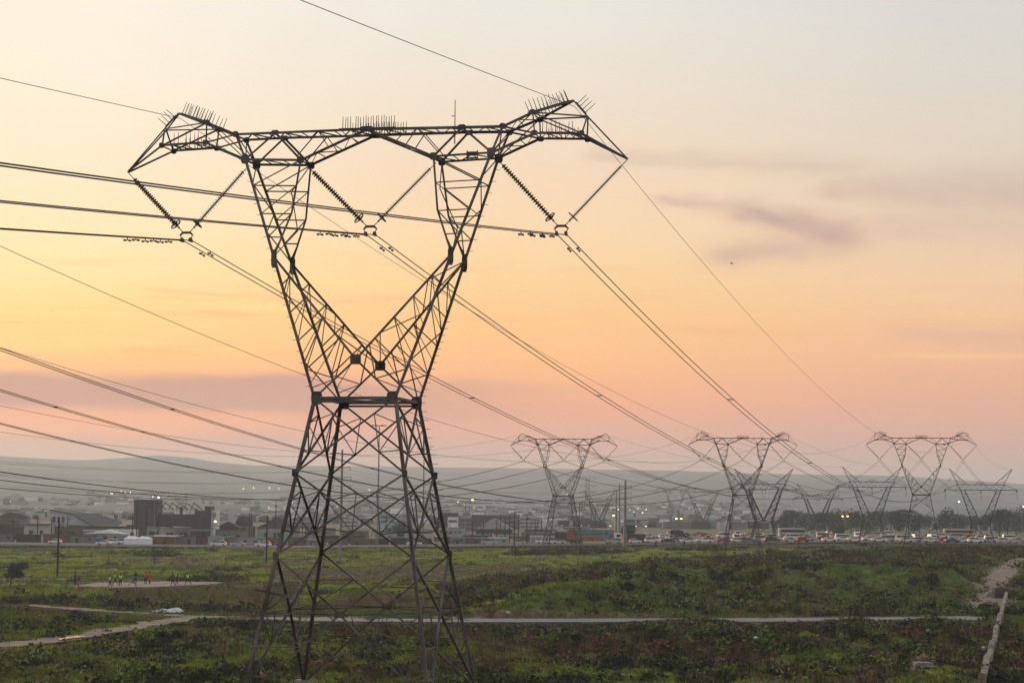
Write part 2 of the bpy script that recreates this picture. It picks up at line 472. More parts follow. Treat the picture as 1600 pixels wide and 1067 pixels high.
# ------------------------------------------------------------------ plant zones (from where each ground point lies)
def zones(x, y):
    """index of the dominant cover: 0 bright green, 1 mid green, 2 olive, 3 brown dry, 4 dark scrub, 5 red-brown, and a shrub probability"""
    px, py = proj(x, y, base_h(x, y))
    n1 = fbm(x, y, 26, 20); n2 = fbm(x, y * .55, 8, 24); n3 = fbm(x, y * .5, 45, 28); r = rng.random(np.shape(x))
    z = np.where(n2 + .15 * (r - .5) > .52, 1, 2)
    z = np.where((n2 < .40), 3, z)
    sh = np.where(n1 > .60, .10, .02)
    # field beyond the track
    fld = (py < 945)
    z = np.where(fld & (n1 > .44), 1, z); z = np.where(fld & (n2 > .50), 0, z); n7 = fbm(x, y * .4, 5., 41); z = np.where(fld & (n7 < .24), 4, z); sh = np.where(fld, np.where(n7 < .24, .25, .006), sh)
    olive = (px > 180) & (px < 470) & (py > 908) & (py < 950)
    z = np.where(olive, np.where(r > .35, 2, 3), z)
    brn = (py > 884 + (px < 560) * 4) & (py < 906) & (px > 430) & (px < 845 - (py - 884) * 6)
    z = np.where(brn, np.where(r > .25, 3, 2), z)
    brt = ((px > 690) & (px < 1200) & (py > 856) & (py < 884) & (py < 906 - (px - 700) * .055)) | ((px > 700) & (px < 900) & (py > 899) & (py < 914)) | ((px < 190) & (py > 921) & (py < 933))
    z = np.where(brt, np.where(n2 + .25 * (r - .5) > .36, 0, 1), z)
    verge = py < 857
    z = np.where(verge, np.where(r > .55, 3, np.where(n2 > .5, 1, 4)), z)
    # scrub bank on the right
    edge = np.interp(px, [690, 760, 850, 960, 1050, 1160, 1300, 1480, 1600], [925, 906, 897, 884, 876, 871, 862, 856, 856])
    bank = (px > 690) & (py > edge) & (py < 963)
    crest = np.interp(px, [690, 800, 885, 945, 990, 1040, 1120, 1330, 1600], [960, 956, 951, 943, 931, 919, 916, 916, 918])
    n5 = fbm(x, y * .45, 4.2, 33)
    z = np.where(bank, np.where(n5 > .54, 1, np.where(n5 < .43, 4, 2)), z)
    behind = bank & (py < crest) & ((px < 1150) | (py > crest - 9) | (py < edge + 26))
    z = np.where(behind, np.where(n5 > .60, 2, np.where(n5 + .2 * (r - .5) < .42, 5, 4)), z)
    face = bank & (py > crest) & (px < 1060 - (py - 900) * 1.2)
    z = np.where(face, np.where(n5 + .25 * (r - .5) > .36, np.where((py < crest + 4) & (r > .35), 0, 1), np.where(r > .5, 2, 4)), z)
    sh = np.where(bank, np.where(n5 < .48, .42, .10), sh); sh = np.where(behind, np.where(n5 < .56, .55, .15), sh); sh = np.where(face, np.where(n5 < .40, .3, .04), sh)
    # dark patches out in the field
    dk = ((((px - 905) / 95) ** 2 + ((py - 864) / 4.5) ** 2) < 1) | ((((px - 1090) / 60) ** 2 + ((py - 861) / 2.5) ** 2) < 1) | ((((px - 815) / 30) ** 2 + ((py - 866) / 3) ** 2) < 1) | ((((px - 245) / 35) ** 2 + ((py - 866) / 4) ** 2) < 1) | ((((px - 320) / 70) ** 2 + ((py - 906) / 2.2) ** 2) < 1)
    z = np.where(dk, 4, z); sh = np.where(dk, .5, sh)
    lband = (px < 420) & (py > np.interp(px, [0, 150, 260, 420], [934, 938, 948, 951])) & (py < np.interp(px, [0, 60, 260, 420], [944, 944, 955, 961]))
    z = np.where(lband, np.where(r > .4, 4, 1), z); sh = np.where(lband, .25, sh)
    # foreground
    fg = py > 972
    hedge = (px > 730) & (px < 1500) & (py > 974) & (py < 992 + 6 * (n1 - .5))
    z = np.where(fg & (px > 560) & (n3 < .50) & (n2 < .52), 5, z)
    z = np.where(fg & (px > 700) & (n2 > .60), 0, z)
    z = np.where(fg & (px < 560) & (n2 > .57), 0, z)
    z = np.where(fg & (n2 < .36), 4, z)
    n6 = fbm(x, y * .5, 3.4, 37)
    z = np.where(fg & (n6 < .40), 4, z); z = np.where(fg & (n6 > .62) & (z != 5), np.where(r > .4, 0, 1), z); z = np.where(fg & (n6 > .56) & (n6 < .60) & (px > 380), np.where(r > .5, 5, 3), z)
    sh = np.where(fg, np.where(n6 < .43, .42, np.where(n6 < .5, .12, .03)), sh)
    z = np.where(hedge, np.where(r > .3, 4, 5), z); sh = np.where(hedge, .55, sh)
    return z, sh, px, py


# ------------------------------------------------------------------ ground materials
def ground_mat(name, a, c, sc=.35):
    m = mat(name, a, .95, 0., .25, sc, c2=c, bump=.6)
    return m


COV = [((.170, .205, .012), (.270, .300, .018)), ((.070, .112, .010), (.132, .176, .015)), ((.095, .096, .020), (.158, .150, .030)),
       ((.140, .104, .052), (.205, .152, .078)), ((.009, .013, .004), (.026, .035, .008)), ((.060, .029, .014), (.104, .055, .026))]
COVN = ['bright_grass', 'meadow_grass', 'olive_grass', 'dry_grass', 'dark_scrub', 'rust_scrub']
GROUND_M = [ground_mat('soil_under_' + n, tuple(v * .8 for v in a), tuple(v * .85 for v in c)) for n, (a, c) in zip(COVN, COV)]
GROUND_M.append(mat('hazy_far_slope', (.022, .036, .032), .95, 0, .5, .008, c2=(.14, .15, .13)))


def arr_mesh(name, V, T, mi, mats, smooth=False):
    """big mesh from numpy: V (n,3), T (m,k) faces"""
    me = bpy.data.meshes.new(name); k = T.shape[1]
    me.vertices.add(len(V)); me.vertices.foreach_set('co', np.ascontiguousarray(V, np.float32).ravel())
    me.loops.add(T.size); me.loops.foreach_set('vertex_index', np.ascontiguousarray(T, np.int32).ravel())
    me.polygons.add(len(T)); me.polygons.foreach_set('loop_start', np.arange(0, T.size, k, dtype=np.int32))
    for q in mats: me.materials.append(q)
    if mi is not None: me.polygons.foreach_set('material_index', np.ascontiguousarray(mi, np.int32))
    if smooth: me.polygons.foreach_set('use_smooth', np.ones(len(T), bool))
    me.update(calc_edges=True); me.validate()
    o = bpy.data.objects.new(name, me); col.objects.link(o)
    return o


xs = np.concatenate([np.linspace(-2080, -220, 60)[:-1], np.arange(-220, 231, 1.25), np.linspace(232, 2080, 60)])
ys = np.concatenate([np.linspace(-420, 96, 24)[:-1], np.arange(96, 330, .9), np.arange(330, 660, 1.5), np.linspace(662, 1200, 40), np.linspace(1230, 7400, 130)])
gx, gy = np.meshgrid(xs, ys)
gz = height(gx.ravel(), gy.ravel())
nxg, nyg = len(xs), len(ys)
V = np.stack([gx.ravel(), gy.ravel(), gz], 1)
ii = (np.arange(nyg - 1)[:, None] * nxg + np.arange(nxg - 1)[None]).ravel()
T = np.stack([ii, ii + 1, ii + 1 + nxg, ii + nxg], 1)
fc = V[T].mean(1)
zi, _, _, _ = zones(fc[:, 0], np.maximum(fc[:, 1], 100))
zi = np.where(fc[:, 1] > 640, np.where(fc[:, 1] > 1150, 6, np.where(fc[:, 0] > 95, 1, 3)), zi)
tag(arr_mesh('ground', V, T, zi, GROUND_M, True), kind='structure')

# ------------------------------------------------------------------ roads, tracks, sand
ASPH = mat('pale_asphalt', (.20, .19, .18), .85, 0, .12, 2.)
PAINT = mat('worn_road_paint', (.5, .48, .44), .8)
DIRT = mat('pink_sand_track', (.15, .105, .075), .95, 0, .3, .55, c2=(.30, .225, .17), bump=.5)
SAND = mat('pitch_sand', (.25, .18, .145), .95, 0, .18, .6, c2=(.36, .27, .22))
HWY = mat('dusty_highway_asphalt', (.10, .094, .088), .9, 0, .15, .4)
VERGE = mat('dusty_highway_verge', (.15, .125, .10), .95, 0, .3, .3)


def ribbon(name, poly, wf, m, dz, jit=0., nx=5):
    V, T = [], []
    n = len(poly)
    for i, p in enumerate(poly):
        d = (poly[min(i + 1, n - 1)] - poly[max(i - 1, 0)]); d.z = 0; d.normalize()
        s_ = Vector((-d.y, d.x, 0)); wd = wf(i / (n - 1)) if callable(wf) else wf
        l = wd / 2 + random.uniform(-jit, jit); r_ = wd / 2 + random.uniform(-jit, jit)
        for k in range(nx):
            t = k / (nx - 1); q = p + s_ * (-l + (l + r_) * t)
            V.append((q.x, q.y))
    V = np.array(V); Z_ = height(V[:, 0], V[:, 1]) + dz
    for i in range(n - 1):
        for k in range(nx - 1):
            a = i * nx + k; T.append((a, a + 1, a + 1 + nx, a + nx))
    T = np.array(T)
    o = arr_mesh(name, np.column_stack([V, Z_]), T[:, ::-1], None, [m], True)
    return tag(o, kind='structure')


ribbon('road', ROAD, 6.4, ASPH, .10)
ribbon('road_marking', [p for p in ROAD], .18, PAINT, .115, nx=2)
ribbon('dirt_track', TRACK, lambda t: 2.1 + 1.3 * math.sin(t * 9) ** 2 * (t < .55), DIRT, .06, .7)
ribbon('dirt_path', BRANCH, lambda t: 3.7 - .7 * t, DIRT, .075, .9)
ribbon('sandy_path', SANDY, lambda t: 5.0 + 2.2 * math.exp(-((t - .62) / .25) ** 2), DIRT, .07, .8)


def sheet(name, pxs, m, dz, jit=.3, loc=None, sub=24):
    """irregular flat patch following the ground, outlined by ground points"""
    pts = smooth_poly(gp(pxs + [pxs[0]]), 1.5)[:-1]
    c = sum(pts, Vector()) / len(pts); V = [(c.x, c.y)]; K = 5; n = len(pts)
    for k in range(1, K + 1):
        for p in pts:
            q = c.lerp(p, k / K); V.append((q.x + random.uniform(-jit, jit) * (k == K), q.y + random.uniform(-jit, jit) * (k == K)))
    V = np.array(V); T = []
    for i in range(n): T.append((0, 1 + i, 1 + (i + 1) % n, 1 + (i + 1) % n))
    F = [(0, 1 + i, 1 + (i + 1) % n) for i in range(n)]
    for k in range(K - 1):
        for i in range(n):
            a = 1 + k * n + i; e = 1 + k * n + (i + 1) % n
            F.append((a, a + n, e + n, e))
    zz = height(V[:, 0], V[:, 1]) + dz
    me = bpy.data.meshes.new(name); me.from_pydata([(x, y, z) for (x, y), z in zip(V, zz)], [], F); me.materials.append(m)
    me.update()
    o = bpy.data.objects.new(name, me); col.objects.link(o)
    return o, pts


pitch, PITCH_P = sheet('sand_pitch', [(112, 915), (150, 911.5), (200, 909), (260, 908.5), (320, 908), (352, 909), (325, 912.5), (280, 915.5), (225, 918), (165, 918)], SAND, .08)
tag(pitch, kind='structure')
WATER = mat('puddle_water', (.03, .03, .028), .04)
pud, PUD_P = sheet('puddle', [(88, 1000.5), (105, 997.5), (118, 996), (134, 996.6), (122, 998.6), (108, 1000), (97, 1002)], WATER, .16, .1)
_pz = max(v.co.z for v in pud.data.vertices)
for v in pud.data.vertices: v.co.z = _pz
tag(pud, kind='structure')
sheet_specs = [[(172, 890), (180, 888.6), (186, 889), (181, 890.8)], [(146, 895.5), (155, 894), (160, 895), (152, 896.5)], [(1482, 861), (1492, 859.6), (1497, 861), (1489, 862.6)]]
for sp in sheet_specs:
    tag(sheet('bare_sand_patch', sp, SAND, .09)[0], kind='structure')


def strip(name, y0, y1, m, dz, x0=-330, x1=330, z=None):
    xx = np.arange(x0, x1 + 1, 3.); V = np.array([(x, y) for y in (y0, (y0 + y1) / 2, y1) for x in xx])
    n = len(xx); T = np.array([(j * n + i, j * n + i + 1, (j + 1) * n + i + 1, (j + 1) * n + i) for j in range(2) for i in range(n - 1)])
    return tag(arr_mesh(name, np.column_stack([V, base_h(V[:, 0], V[:, 1]) + dz]), T, None, [m], True), kind='structure')


strip('highway_verge', HIGHWAY_Y - 15, HIGHWAY_Y + 24, VERGE, .22)
strip('highway', HIGHWAY_Y - 8, HIGHWAY_Y + 8, HWY, .30)
strip('lane_marking', HIGHWAY_Y - .1, HIGHWAY_Y + .1, PAINT, .33)
strip('parking_ground', 630, 790, HWY, .25, x0=50, x1=330)

# ------------------------------------------------------------------ ground cover: tufts and low scrub


def rot_pts(P, ang):
    c, s_ = np.cos(ang), np.sin(ang)
    return np.stack([P[..., 0] * c - P[..., 1] * s_, P[..., 0] * s_ + P[..., 1] * c, P[..., 2]], -1)


def tuft_proto(n, h, spread, wd):
    out = []
    for i in range(n):
        a = rng.random() * 2 * math.pi; r_ = spread * rng.random() ** .6
        x, y = r_ * math.cos(a), r_ * math.sin(a); hh = h * (.55 + .6 * rng.random()); t = rng.random() * math.pi
        lx, ly = rng.normal(0, .35, 2) * h
        out.append([(x - wd * math.cos(t), y - wd * math.sin(t), -.06), (x + wd * math.cos(t), y + wd * math.sin(t), -.06), (x + lx, y + ly, hh)])
    return np.array(out)


def shrub_proto(n, leaf):
    out = []
    for i in range(n):
        a, e = rng.random() * 2 * math.pi, math.asin(rng.random() * .98)
        rr = (.55 + .5 * rng.random()) * (1 + .25 * math.sin(3 * a + n))
        c = np.array([rr * math.cos(a) * math.cos(e), rr * math.sin(a) * math.cos(e), .85 * rr * math.sin(e) + .05])
        q = rng.normal(0, 1, (3, 3)); q -= q.mean(0); q *= leaf / np.abs(q).max()
        out.append(c + q)
    return np.array(out)


def scatter(name, protos, X, Y, S, SZ, MI, mats):
    Vs, Ms = [], []
    A = rng.random(len(X)) * 2 * math.pi; K = rng.integers(0, len(protos), len(X)); Zg = height(X, Y)
    for k, p in enumerate(protos):
        s_ = K == k; n = s_.sum()
        P = rot_pts(p[None] * np.stack([S[s_], S[s_], SZ[s_]], 1)[:, None, None, :], A[s_][:, None, None])
        P = P + np.stack([X[s_], Y[s_], Zg[s_]], 1)[:, None, None, :]
        Vs.append(P.reshape(-1, 3)); Ms.append(np.repeat(MI[s_], len(p)))
    V = np.concatenate(Vs)
    return arr_mesh(name, V, np.arange(len(V)).reshape(-1, 3), np.concatenate(Ms), mats)


def plant_mat(name, a, c, sc=.5):
    m = mat(name, a, .8, 0, .0, sc, c2=c)
    return m


COV_M = []
for n_, (a, c) in zip(COVN, COV):
    COV_M.append(plant_mat(n_, a, c)); COV_M.append(plant_mat(n_ + '_light', tuple(v * 1.25 for v in a), tuple(v * 1.3 for v in c), .9))


def sample(n, y0, y1):
    t = rng.random(n); y = np.sqrt(y0 * y0 + t * (y1 * y1 - y0 * y0)); x = (rng.random(n) * 2 - 1) * .285 * y
    return x, y


def clear(x, y):
    d = np.minimum.reduce([dist_to(ROAD, x, y) - 3.6, dist_to(TRACK, x, y) - 1.5 - .6 * rng.random(len(x)), dist_to(BRANCH, x, y) - 2.1 - .8 * rng.random(len(x)), dist_to(SANDY, x, y) - 2.0 - 1.5 * rng.random(len(x)), dist_to(WALLP, x, y) - .5, np.abs(y - HIGHWAY_Y) - 14])
    px, py = proj(x, y, base_h(x, y))
    ell = ((px - 232) / 118) ** 2 + ((py - 913 + (px - 232) * .03) / 4.6) ** 2
    return (d > 0) & (ell > 1) & (px > -60) & (px < 1660)


CAPS = [([(470, 973), (760, 975), (1100, 974.5), (1536, 971)], 26), ([(40, 947), (160, 957), (285, 965), (430, 968), (470, 969)], 16), ([(-40, 1017), (110, 1002), (230, 981), (310, 968)], 14), ([(108, 916), (165, 918.5), (225, 918.5), (352, 911)], 15), ([(-80, 853), (1700, 853)], 16)]


def cap_h(x, y):
    px, py = proj(x, y, base_h(x, y)); c = np.full(len(x), 9.)
    for pts, rg in CAPS:
        pp = np.array(pts, float); e = np.interp(px, pp[:, 0], pp[:, 1]); dlt = py - e
        k = (dlt > -3) & (dlt < rg) & (px > pp[0, 0]) & (px < pp[-1, 0])
        c = np.where(k, np.minimum(c, np.maximum(dlt, 0) / (FPX / y) + .10), c)
    return c


grass_p = [tuft_proto(9, .34, .38, .07) for _ in range(6)]
shrub_p = [shrub_proto(46, .20) for _ in range(6)]
tx, ty, tsx, tsz, tm, ux, uy, us, uz, um = ([] for _ in range(10))
for (y0, y1, n, sc) in ((124, 190, 40000, .7), (190, 300, 62000, .9), (300, 430, 46000, 1.2), (430, 600, 40000, 1.5)):
    x, y = sample(n, y0, y1); k = clear(x, y); x, y = x[k], y[k]
    z, sh, px, py = zones(x, y); r = rng.random(len(x)); s_ = r < sh * .55; g = ~s_
    tx.append(x[g]); ty.append(y[g]); zz = z[g]
    S = sc * (.7 + .7 * rng.random(g.sum())); tsx.append(S)
    hv = np.choose(zz, [.75, .9, .7, .55, 1.3, 1.1]); short = (py[g] < 945) & (zz < 4)
    tsz.append(np.where(short, .62, 1.) * hv * (.7 + .6 * rng.random(g.sum())) * (.6 + .4 * sc)); tsz[-1] = np.minimum(tsz[-1], cap_h(x[g], y[g]) / .36); tm.append(zz * 2 + (rng.random(g.sum()) > .6))
    ux.append(x[s_]); uy.append(y[s_]); zs = np.where(z[s_] < 2, 4, z[s_]); zs = np.where((zs == 4) & (rng.random(s_.sum()) > .62), 1, zs)
    S = sc ** .5 * (.28 + 1.15 * rng.random(s_.sum()) ** 2.6); us.append(S); uz.append(np.minimum(S * (.7 + .5 * rng.random(s_.sum())), cap_h(x[s_], y[s_]) / .9)); um.append(zs * 2 + (rng.random(s_.sum()) > .65))
cat = np.concatenate
tag(scatter('grass', grass_p, cat(tx), cat(ty), cat(tsx), cat(tsz), cat(tm), COV_M), kind='stuff')
tag(scatter('scrub', shrub_p, cat(ux), cat(uy), cat(us), cat(uz), cat(um), COV_M), kind='stuff')

# tall dry weeds standing out of the foreground
weed_p = [tuft_proto(16, .95, .30, .022) for _ in range(5)]
x, y = sample(17000, 124, 330); k = clear(x, y) & (fbm(x, y, 9, 51) > .50); x, y = x[k], y[k]
z, sh, px, py = zones(x, y); k = (rng.random(len(x)) < np.where((z == 5) | (z == 3) | (z == 4), .8, .25)); x, y = x[k], y[k]
S = .6 + 1.1 * rng.random(len(x)) ** 2
tag(scatter('weeds', weed_p, x, y, S, np.minimum(S, cap_h(x, y) / .95), rng.choice([4, 6, 7, 10, 11, 2], len(x)), COV_M), kind='stuff')

# ------------------------------------------------------------------ haze
HZ = MB(); HZ.box((0, 3520, 84), (4200, 7860, 178))
hm = bpy.data.materials.new('evening_haze'); hm.use_nodes = True
for n_ in list(hm.node_tree.nodes): hm.node_tree.nodes.remove(n_)
pv = hm.node_tree.nodes.new('ShaderNodeVolumePrincipled'); pv.inputs['Color'].default_value = (.86, .93, 1.0, 1)
pv.inputs['Density'].default_value = HAZE_D; pv.inputs['Anisotropy'].default_value = .4
hmo = hm.node_tree.nodes.new('ShaderNodeOutputMaterial'); hm.node_tree.links.new(pv.outputs[0], hmo.inputs['Volume'])
tag(HZ.build('haze', hm), kind='stuff')

# ------------------------------------------------------------------ the cat-head pylon
YAW = R(11.9)
PB = 2.8                                             # local zero = foot of the legs


def nd(u, v, z): return (u, v, z - PB)


ND = dict(waist=nd(1.89, 2.12, 16.2), L2=nd(2.555, 2.72, 12.8), L3=nd(3.15, 3.45, 9.12), L4=nd(3.61, 3.87, 6.6), base=nd(4.33, 4.56, 2.8), knee=nd(4.22, 1.33, 22.77), V=nd(0, 2.02, 17.95),
          lo=nd(5.89, .765, 27.45), li=nd(3.18, .765, 27.35), co=nd(6.40, .73, 28.65), ct=nd(4.48, .66, 28.68), cc=nd(0, .80, 28.7), ml=nd(7.88, .73, 28.3), mu=nd(7.81, .86, 29.23),
          ol=nd(10.06, .74, 28.22), ou=nd(10.2, .14, 29.12), pk=nd(9.54, .06, 29.88), tip=nd(12.05, .05, 27.12))
SNS = mat('dark_sign_plate', (.05, .045, .04), .6)
SNL = mat('pale_sign_stripe', (.35, .33, .30), .6)


def N(k, su, sv):
    u, v, z = ND[k]
    return Vector((su * u, sv * v, z))


def face_n(su, sv, side):
    return Vector((su, 0, .05)) if side else Vector((0, sv, .05))


def x_panel(M, a0, a1, c0, c1, n, w, w2, redundant=True):
    """a0-a1: one leg (top, bottom); c0-c1 the other; crossed diagonals with their secondary members"""
    M.angle(a0, c1, n, w); M.angle(c0, a1, n, w)
    if not redundant: return
    # crossing point
    la, lc = (a0 - c0).length, (a1 - c1).length
    t = la / (la + lc); X_ = a0.lerp(c1, t)
    for p0, p1 in ((a0, a1), (c0, c1)):
        U = p0.lerp(X_, .49); Vv = p1.lerp(X_, .49); q1 = p0.lerp(p1, .34); q2 = p0.lerp(p1, .69)
        for s_, e in ((U, Vv), (U, q1), (q1, Vv), (Vv, q2)): M.angle(s_, e, n, w2)


def zigzag(M, a0, a1, c0, c1, n, k, w, rungs=True, flip=0):
    for i in range(k):
        t0, t1 = i / k, (i + 1) / k
        p0, q0 = a0.lerp(a1, t0), c0.lerp(c1, t0); p1, q1 = a0.lerp(a1, t1), c0.lerp(c1, t1)
        if (i + flip) % 2: M.angle(p0, q1, n, w)
        else: M.angle(q0, p1, n, w)
        if rungs and i: M.angle(p0, q0, n, w)


def make_pylon(dense=False, spikes=True):
    root = empty('power_pylon')
    # legs
    for su in (-1, 1):
        for sv in (-1, 1):
            M = MB(); M.angle(N('base', su, sv) - Vector((0, 0, .5)), N('waist', su, sv), Vector((0, sv, 0)), .18, .03)
            leg = M.build('leg', STEEL, root)
            F = MB(); b0 = N('base', su, sv); F.box((b0.x, b0.y, b0.z - .3), (.9, .9, 1.0), taper=.7)
            F.build('footing', CONC, leg)
    # crossed bracing of the body
    M = MB()
    for (k0, k1) in (('waist', 'L2'), ('L2', 'L3')):
        for s_ in (-1, 1):
            if dense:
                for (pa, pc, nn) in ((lambda t: N(k0, -1, s_).lerp(N(k1, -1, s_), t), lambda t: N(k0, 1, s_).lerp(N(k1, 1, s_), t), Vector((0, s_, 0))),
                                     (lambda t: N(k0, s_, -1).lerp(N(k1, s_, -1), t), lambda t: N(k0, s_, 1).lerp(N(k1, s_, 1), t), Vector((s_, 0, 0)))):
                    for i in range(2):
                        x_panel(M, pa(i / 2), pa(i / 2 + .5), pc(i / 2), pc(i / 2 + .5), nn, .09, .06, False)
                    M.angle(pa(0).lerp(pc(0), .5), pa(.5), nn, .07); M.angle(pa(0).lerp(pc(0), .5), pc(.5), nn, .07)
                    M.angle(pa(1).lerp(pc(1), .5), pa(.5), nn, .07); M.angle(pa(1).lerp(pc(1), .5), pc(.5), nn, .07)
            else:
                x_panel(M, N(k0, -1, s_), N(k1, -1, s_), N(k0, 1, s_), N(k1, 1, s_), Vector((0, s_, 0)), .112, .06)
                x_panel(M, N(k0, s_, -1), N(k1, s_, -1), N(k0, s_, 1), N(k1, s_, 1), Vector((s_, 0, 0)), .10, .058)
    M.build('body_bracing', STEEL, root)
    M = MB()
    for s_ in (-1, 1):
        for side in (0, 1):
            g = (lambda k, q: N(k, q, s_)) if not side else (lambda k, q: N(k, s_, q))
            n = Vector((0, s_, 0)) if not side else Vector((s_, 0, 0))
            mid = g('L4', -1).lerp(g('L4', 1), .5)
            M.angle(g('L4', -1), g('L4', 1), n, .085)
            for q in (-1, 1):
                M.angle(g('L3', q), mid, n, .12); M.angle(mid, g('base', q), n, .12)
                m1 = g('L3', q).lerp(mid, .5); l1 = g('L3', q).lerp(g('L4', q), .52)
                M.angle(m1, l1, n, .065); M.angle(m1, g('L4', q), n, .075)
                for t in (.38, .72):
                    M.angle(mid.lerp(g('base', q), t), g('L4', q).lerp(g('base', q), t), n, .06)
                M.angle(mid.lerp(g('base', q), .38), g('L4', q), n, .055)
                M.angle(mid.lerp(g('base', q), .72), g('L4', q).lerp(g('base', q), .38), n, .055)
                M.angle(mid.lerp(g('L4', q), .5), mid.lerp(g('base', q), .38), n, .05)
    m4 = [N('L4', a, c).lerp(N('L4', d, e), .5) for a, c, d, e in ((-1, -1, 1, -1), (1, -1, 1, 1), (1, 1, -1, 1), (-1, 1, -1, -1))]
    for i in range(4): M.angle(m4[i], m4[(i + 1) % 4], Vector((0, 0, 1)), .06)
    M.build('lower_bracing', STEEL, root)
    # waist ring
    M = MB()
    for s_ in (-1, 1):
        M.angle(N('waist', -1, s_), N('waist', 1, s_), Vector((0, s_, 0)), .17, .03); M.angle(N('waist', -1, s_) + Vector((0, 0, -.16)), N('waist', 1, s_) + Vector((0, 0, -.16)), Vector((0, s_, 0)), .12)
        M.angle(N('waist', s_, -1), N('waist', s_, 1), Vector((s_, 0, 0)), .17, .04)
    M.angle(N('waist', -1, -1), N('waist', 1, 1), Vector((0, 0, 1)), .09); M.angle(N('waist', 1, -1), N('waist', -1, 1), Vector((0, 0, 1)), .09)
    M.build('waist_ring', STEEL, root)
    # the two arms of the head
    for su in (-1, 1):
        M = MB()
        for sv in (-1, 1):
            n = Vector((0, sv, 0))
            lo, li, kn, wa, vv = N('lo', su, sv), N('li', su, sv), N('knee', su, sv), N('waist', su, sv), N('V', su, sv)
            M.angle(lo, kn, n, .17); M.angle(kn, wa, n, .18); M.angle(kn, vv, n, .14)
            # inner post of the cage bows slightly inwards
            ib = li.lerp(kn, .55) + Vector((-su * .28, 0, 0))
            M.angle(li, ib, n, .12); M.angle(ib, kn, n, .12)

            def inn(t): return li.lerp(ib, t / .55) if t < .55 else ib.lerp(kn, (t - .55) / .45)
            ts = [0, .27, .56, .8]
            for i, t in enumerate(ts):
                if i: M.angle(lo.lerp(kn, t), inn(t), n, .07)
                t2 = ts[i + 1] if i < 3 else .97
                if i % 2 == 0: M.angle(inn(t), lo.lerp(kn, t2), n, .075)
                else: M.angle(inn(t), lo.lerp(kn, t2), n, .06)
            # below the knee: triangle between leg line and diagonal
            k = 5
            for i in range(1, k):
                t0 = i / k
                p, q = kn.lerp(wa, t0), kn.lerp(vv, t0)
                M.angle(p, q, n, .065)
                pp, qq = kn.lerp(wa, (i + 1) / k), kn.lerp(vv, (i + 1) / k)
                if i < k - 1: M.angle(q, pp, n, .06)
                M.angle(q, kn.lerp(wa, (i + .5) / k), n, .045)
            # from the fork node to the waist
            M.angle(vv, wa, n, .12)
            m_ = vv.lerp(wa, .5)
            M.angle(m_, kn.lerp(wa, .8), n, .065); M.angle(m_, kn.lerp(vv, .86), n, .06); M.angle(m_, kn.lerp(wa, .93), n, .055)
        n = Vector((su, 0, 0))
        zigzag(M, N('lo', su, -1), N('knee', su, -1), N('lo', su, 1), N('knee', su, 1), n, 4, .045, False)
        zigzag(M, N('knee', su, -1), N('waist', su, -1), N('knee', su, 1), N('waist', su, 1), n, 4, .05, False)
        zigzag(M, N('knee', su, -1), N('V', su, -1), N('knee', su, 1), N('V', su, 1), -n, 4, .045, False)
        zigzag(M, N('li', su, -1), N('knee', su, -1), N('li', su, 1), N('knee', su, 1), -n, 3, .04, False)
        for q in (-1, 1): M.angle(N('lo', su, -1), N('lo', su, 1), Vector((0, 0, 1)), .09); M.angle(N('li', su, -1), N('li', su, 1), Vector((0, 0, 1)), .09)
        M.build('head_arm', STEEL, root)
    # crossarm
    M = MB()
    for sv in (-1, 1):
        n = Vector((0, sv, 0))
        for su in (-1, 1):
            g = lambda k: N(k, su, sv)
            M.angle(g('cc'), g('ct'), n, .15); M.angle(g('ct'), g('co'), n, .15)
            M.angle(g('co'), g('lo'), n, .14); M.angle(g('lo'), g('li'), n, .13); M.angle(g('li'), g('cc'), n, .13)
            M.angle(g('ct'), g('lo'), n, .12); M.angle(g('ct'), g('li'), n, .14)
            mm = g('li').lerp(g('cc'), .42); t_ = g('ct').lerp(g('cc'), .47); t2 = g('ct').lerp(g('cc'), .72)
            M.angle(g('li').lerp(g('ct'), .15), t_, n, .055); M.angle(mm, t_, n, .05); M.angle(g('li').lerp(g('cc'), .72), t2, n, .045)
    for su in (-1, 1):
        g = lambda k, sv: N(k, su, sv)
        up = Vector((0, 0, 1))
        zigzag(M, g('cc', -1), g('co', -1), g('cc', 1), g('co', 1), up, 8, .055, True)
        zigzag(M, g('li', -1), g('cc', -1), g('li', 1), g('cc', 1), up, 4, .05, True)
        zigzag(M, g('lo', -1), g('li', -1), g('lo', 1), g('li', 1), up, 3, .05, True)
        M.angle(g('lo', -1), g('co', 1), Vector((su, 0, 0)), .06); M.angle(g('lo', 1), g('co', -1), Vector((su, 0, 0)), .06)
    M.angle(N('cc', 1, -1), N('cc', 1, 1), Vector((0, 0, 1)), .1)
    M.build('crossarm', STEEL, root)
    # outer ends with the earth wire peaks
    for su in (-1, 1):
        M = MB(); g = lambda k, sv=0: N(k, su, sv)
        for sv in (-1, 1):
            n = Vector((0, sv, 0))
            M.angle(g('co', sv), g('mu', sv), n, .13); M.angle(g('mu', sv), g('pk', sv), n, .12)
            M.angle(g('lo', sv), g('ml', sv), n, .13); M.angle(g('ml', sv), g('ol', sv), n, .11); M.angle(g('ol', sv), g('tip', sv), n, .12)
            M.angle(g('ml', sv), g('mu', sv), n, .07); M.angle(g('co', sv), g('ml', sv), n, .10)
            M.angle(g('mu', sv), g('ou', sv), n, .08); M.angle(g('ol', sv), g('ou', sv), n, .075); M.angle(g('ol', sv), g('mu', sv), n, .085)
            M.angle(g('lo', sv), g('mu', sv), n, .055)
            M.angle(g('pk', sv), g('ou', sv), n, .09); M.angle(g('ou', sv), g('tip', sv), n, .09)
        up = Vector((0, 0, 1))
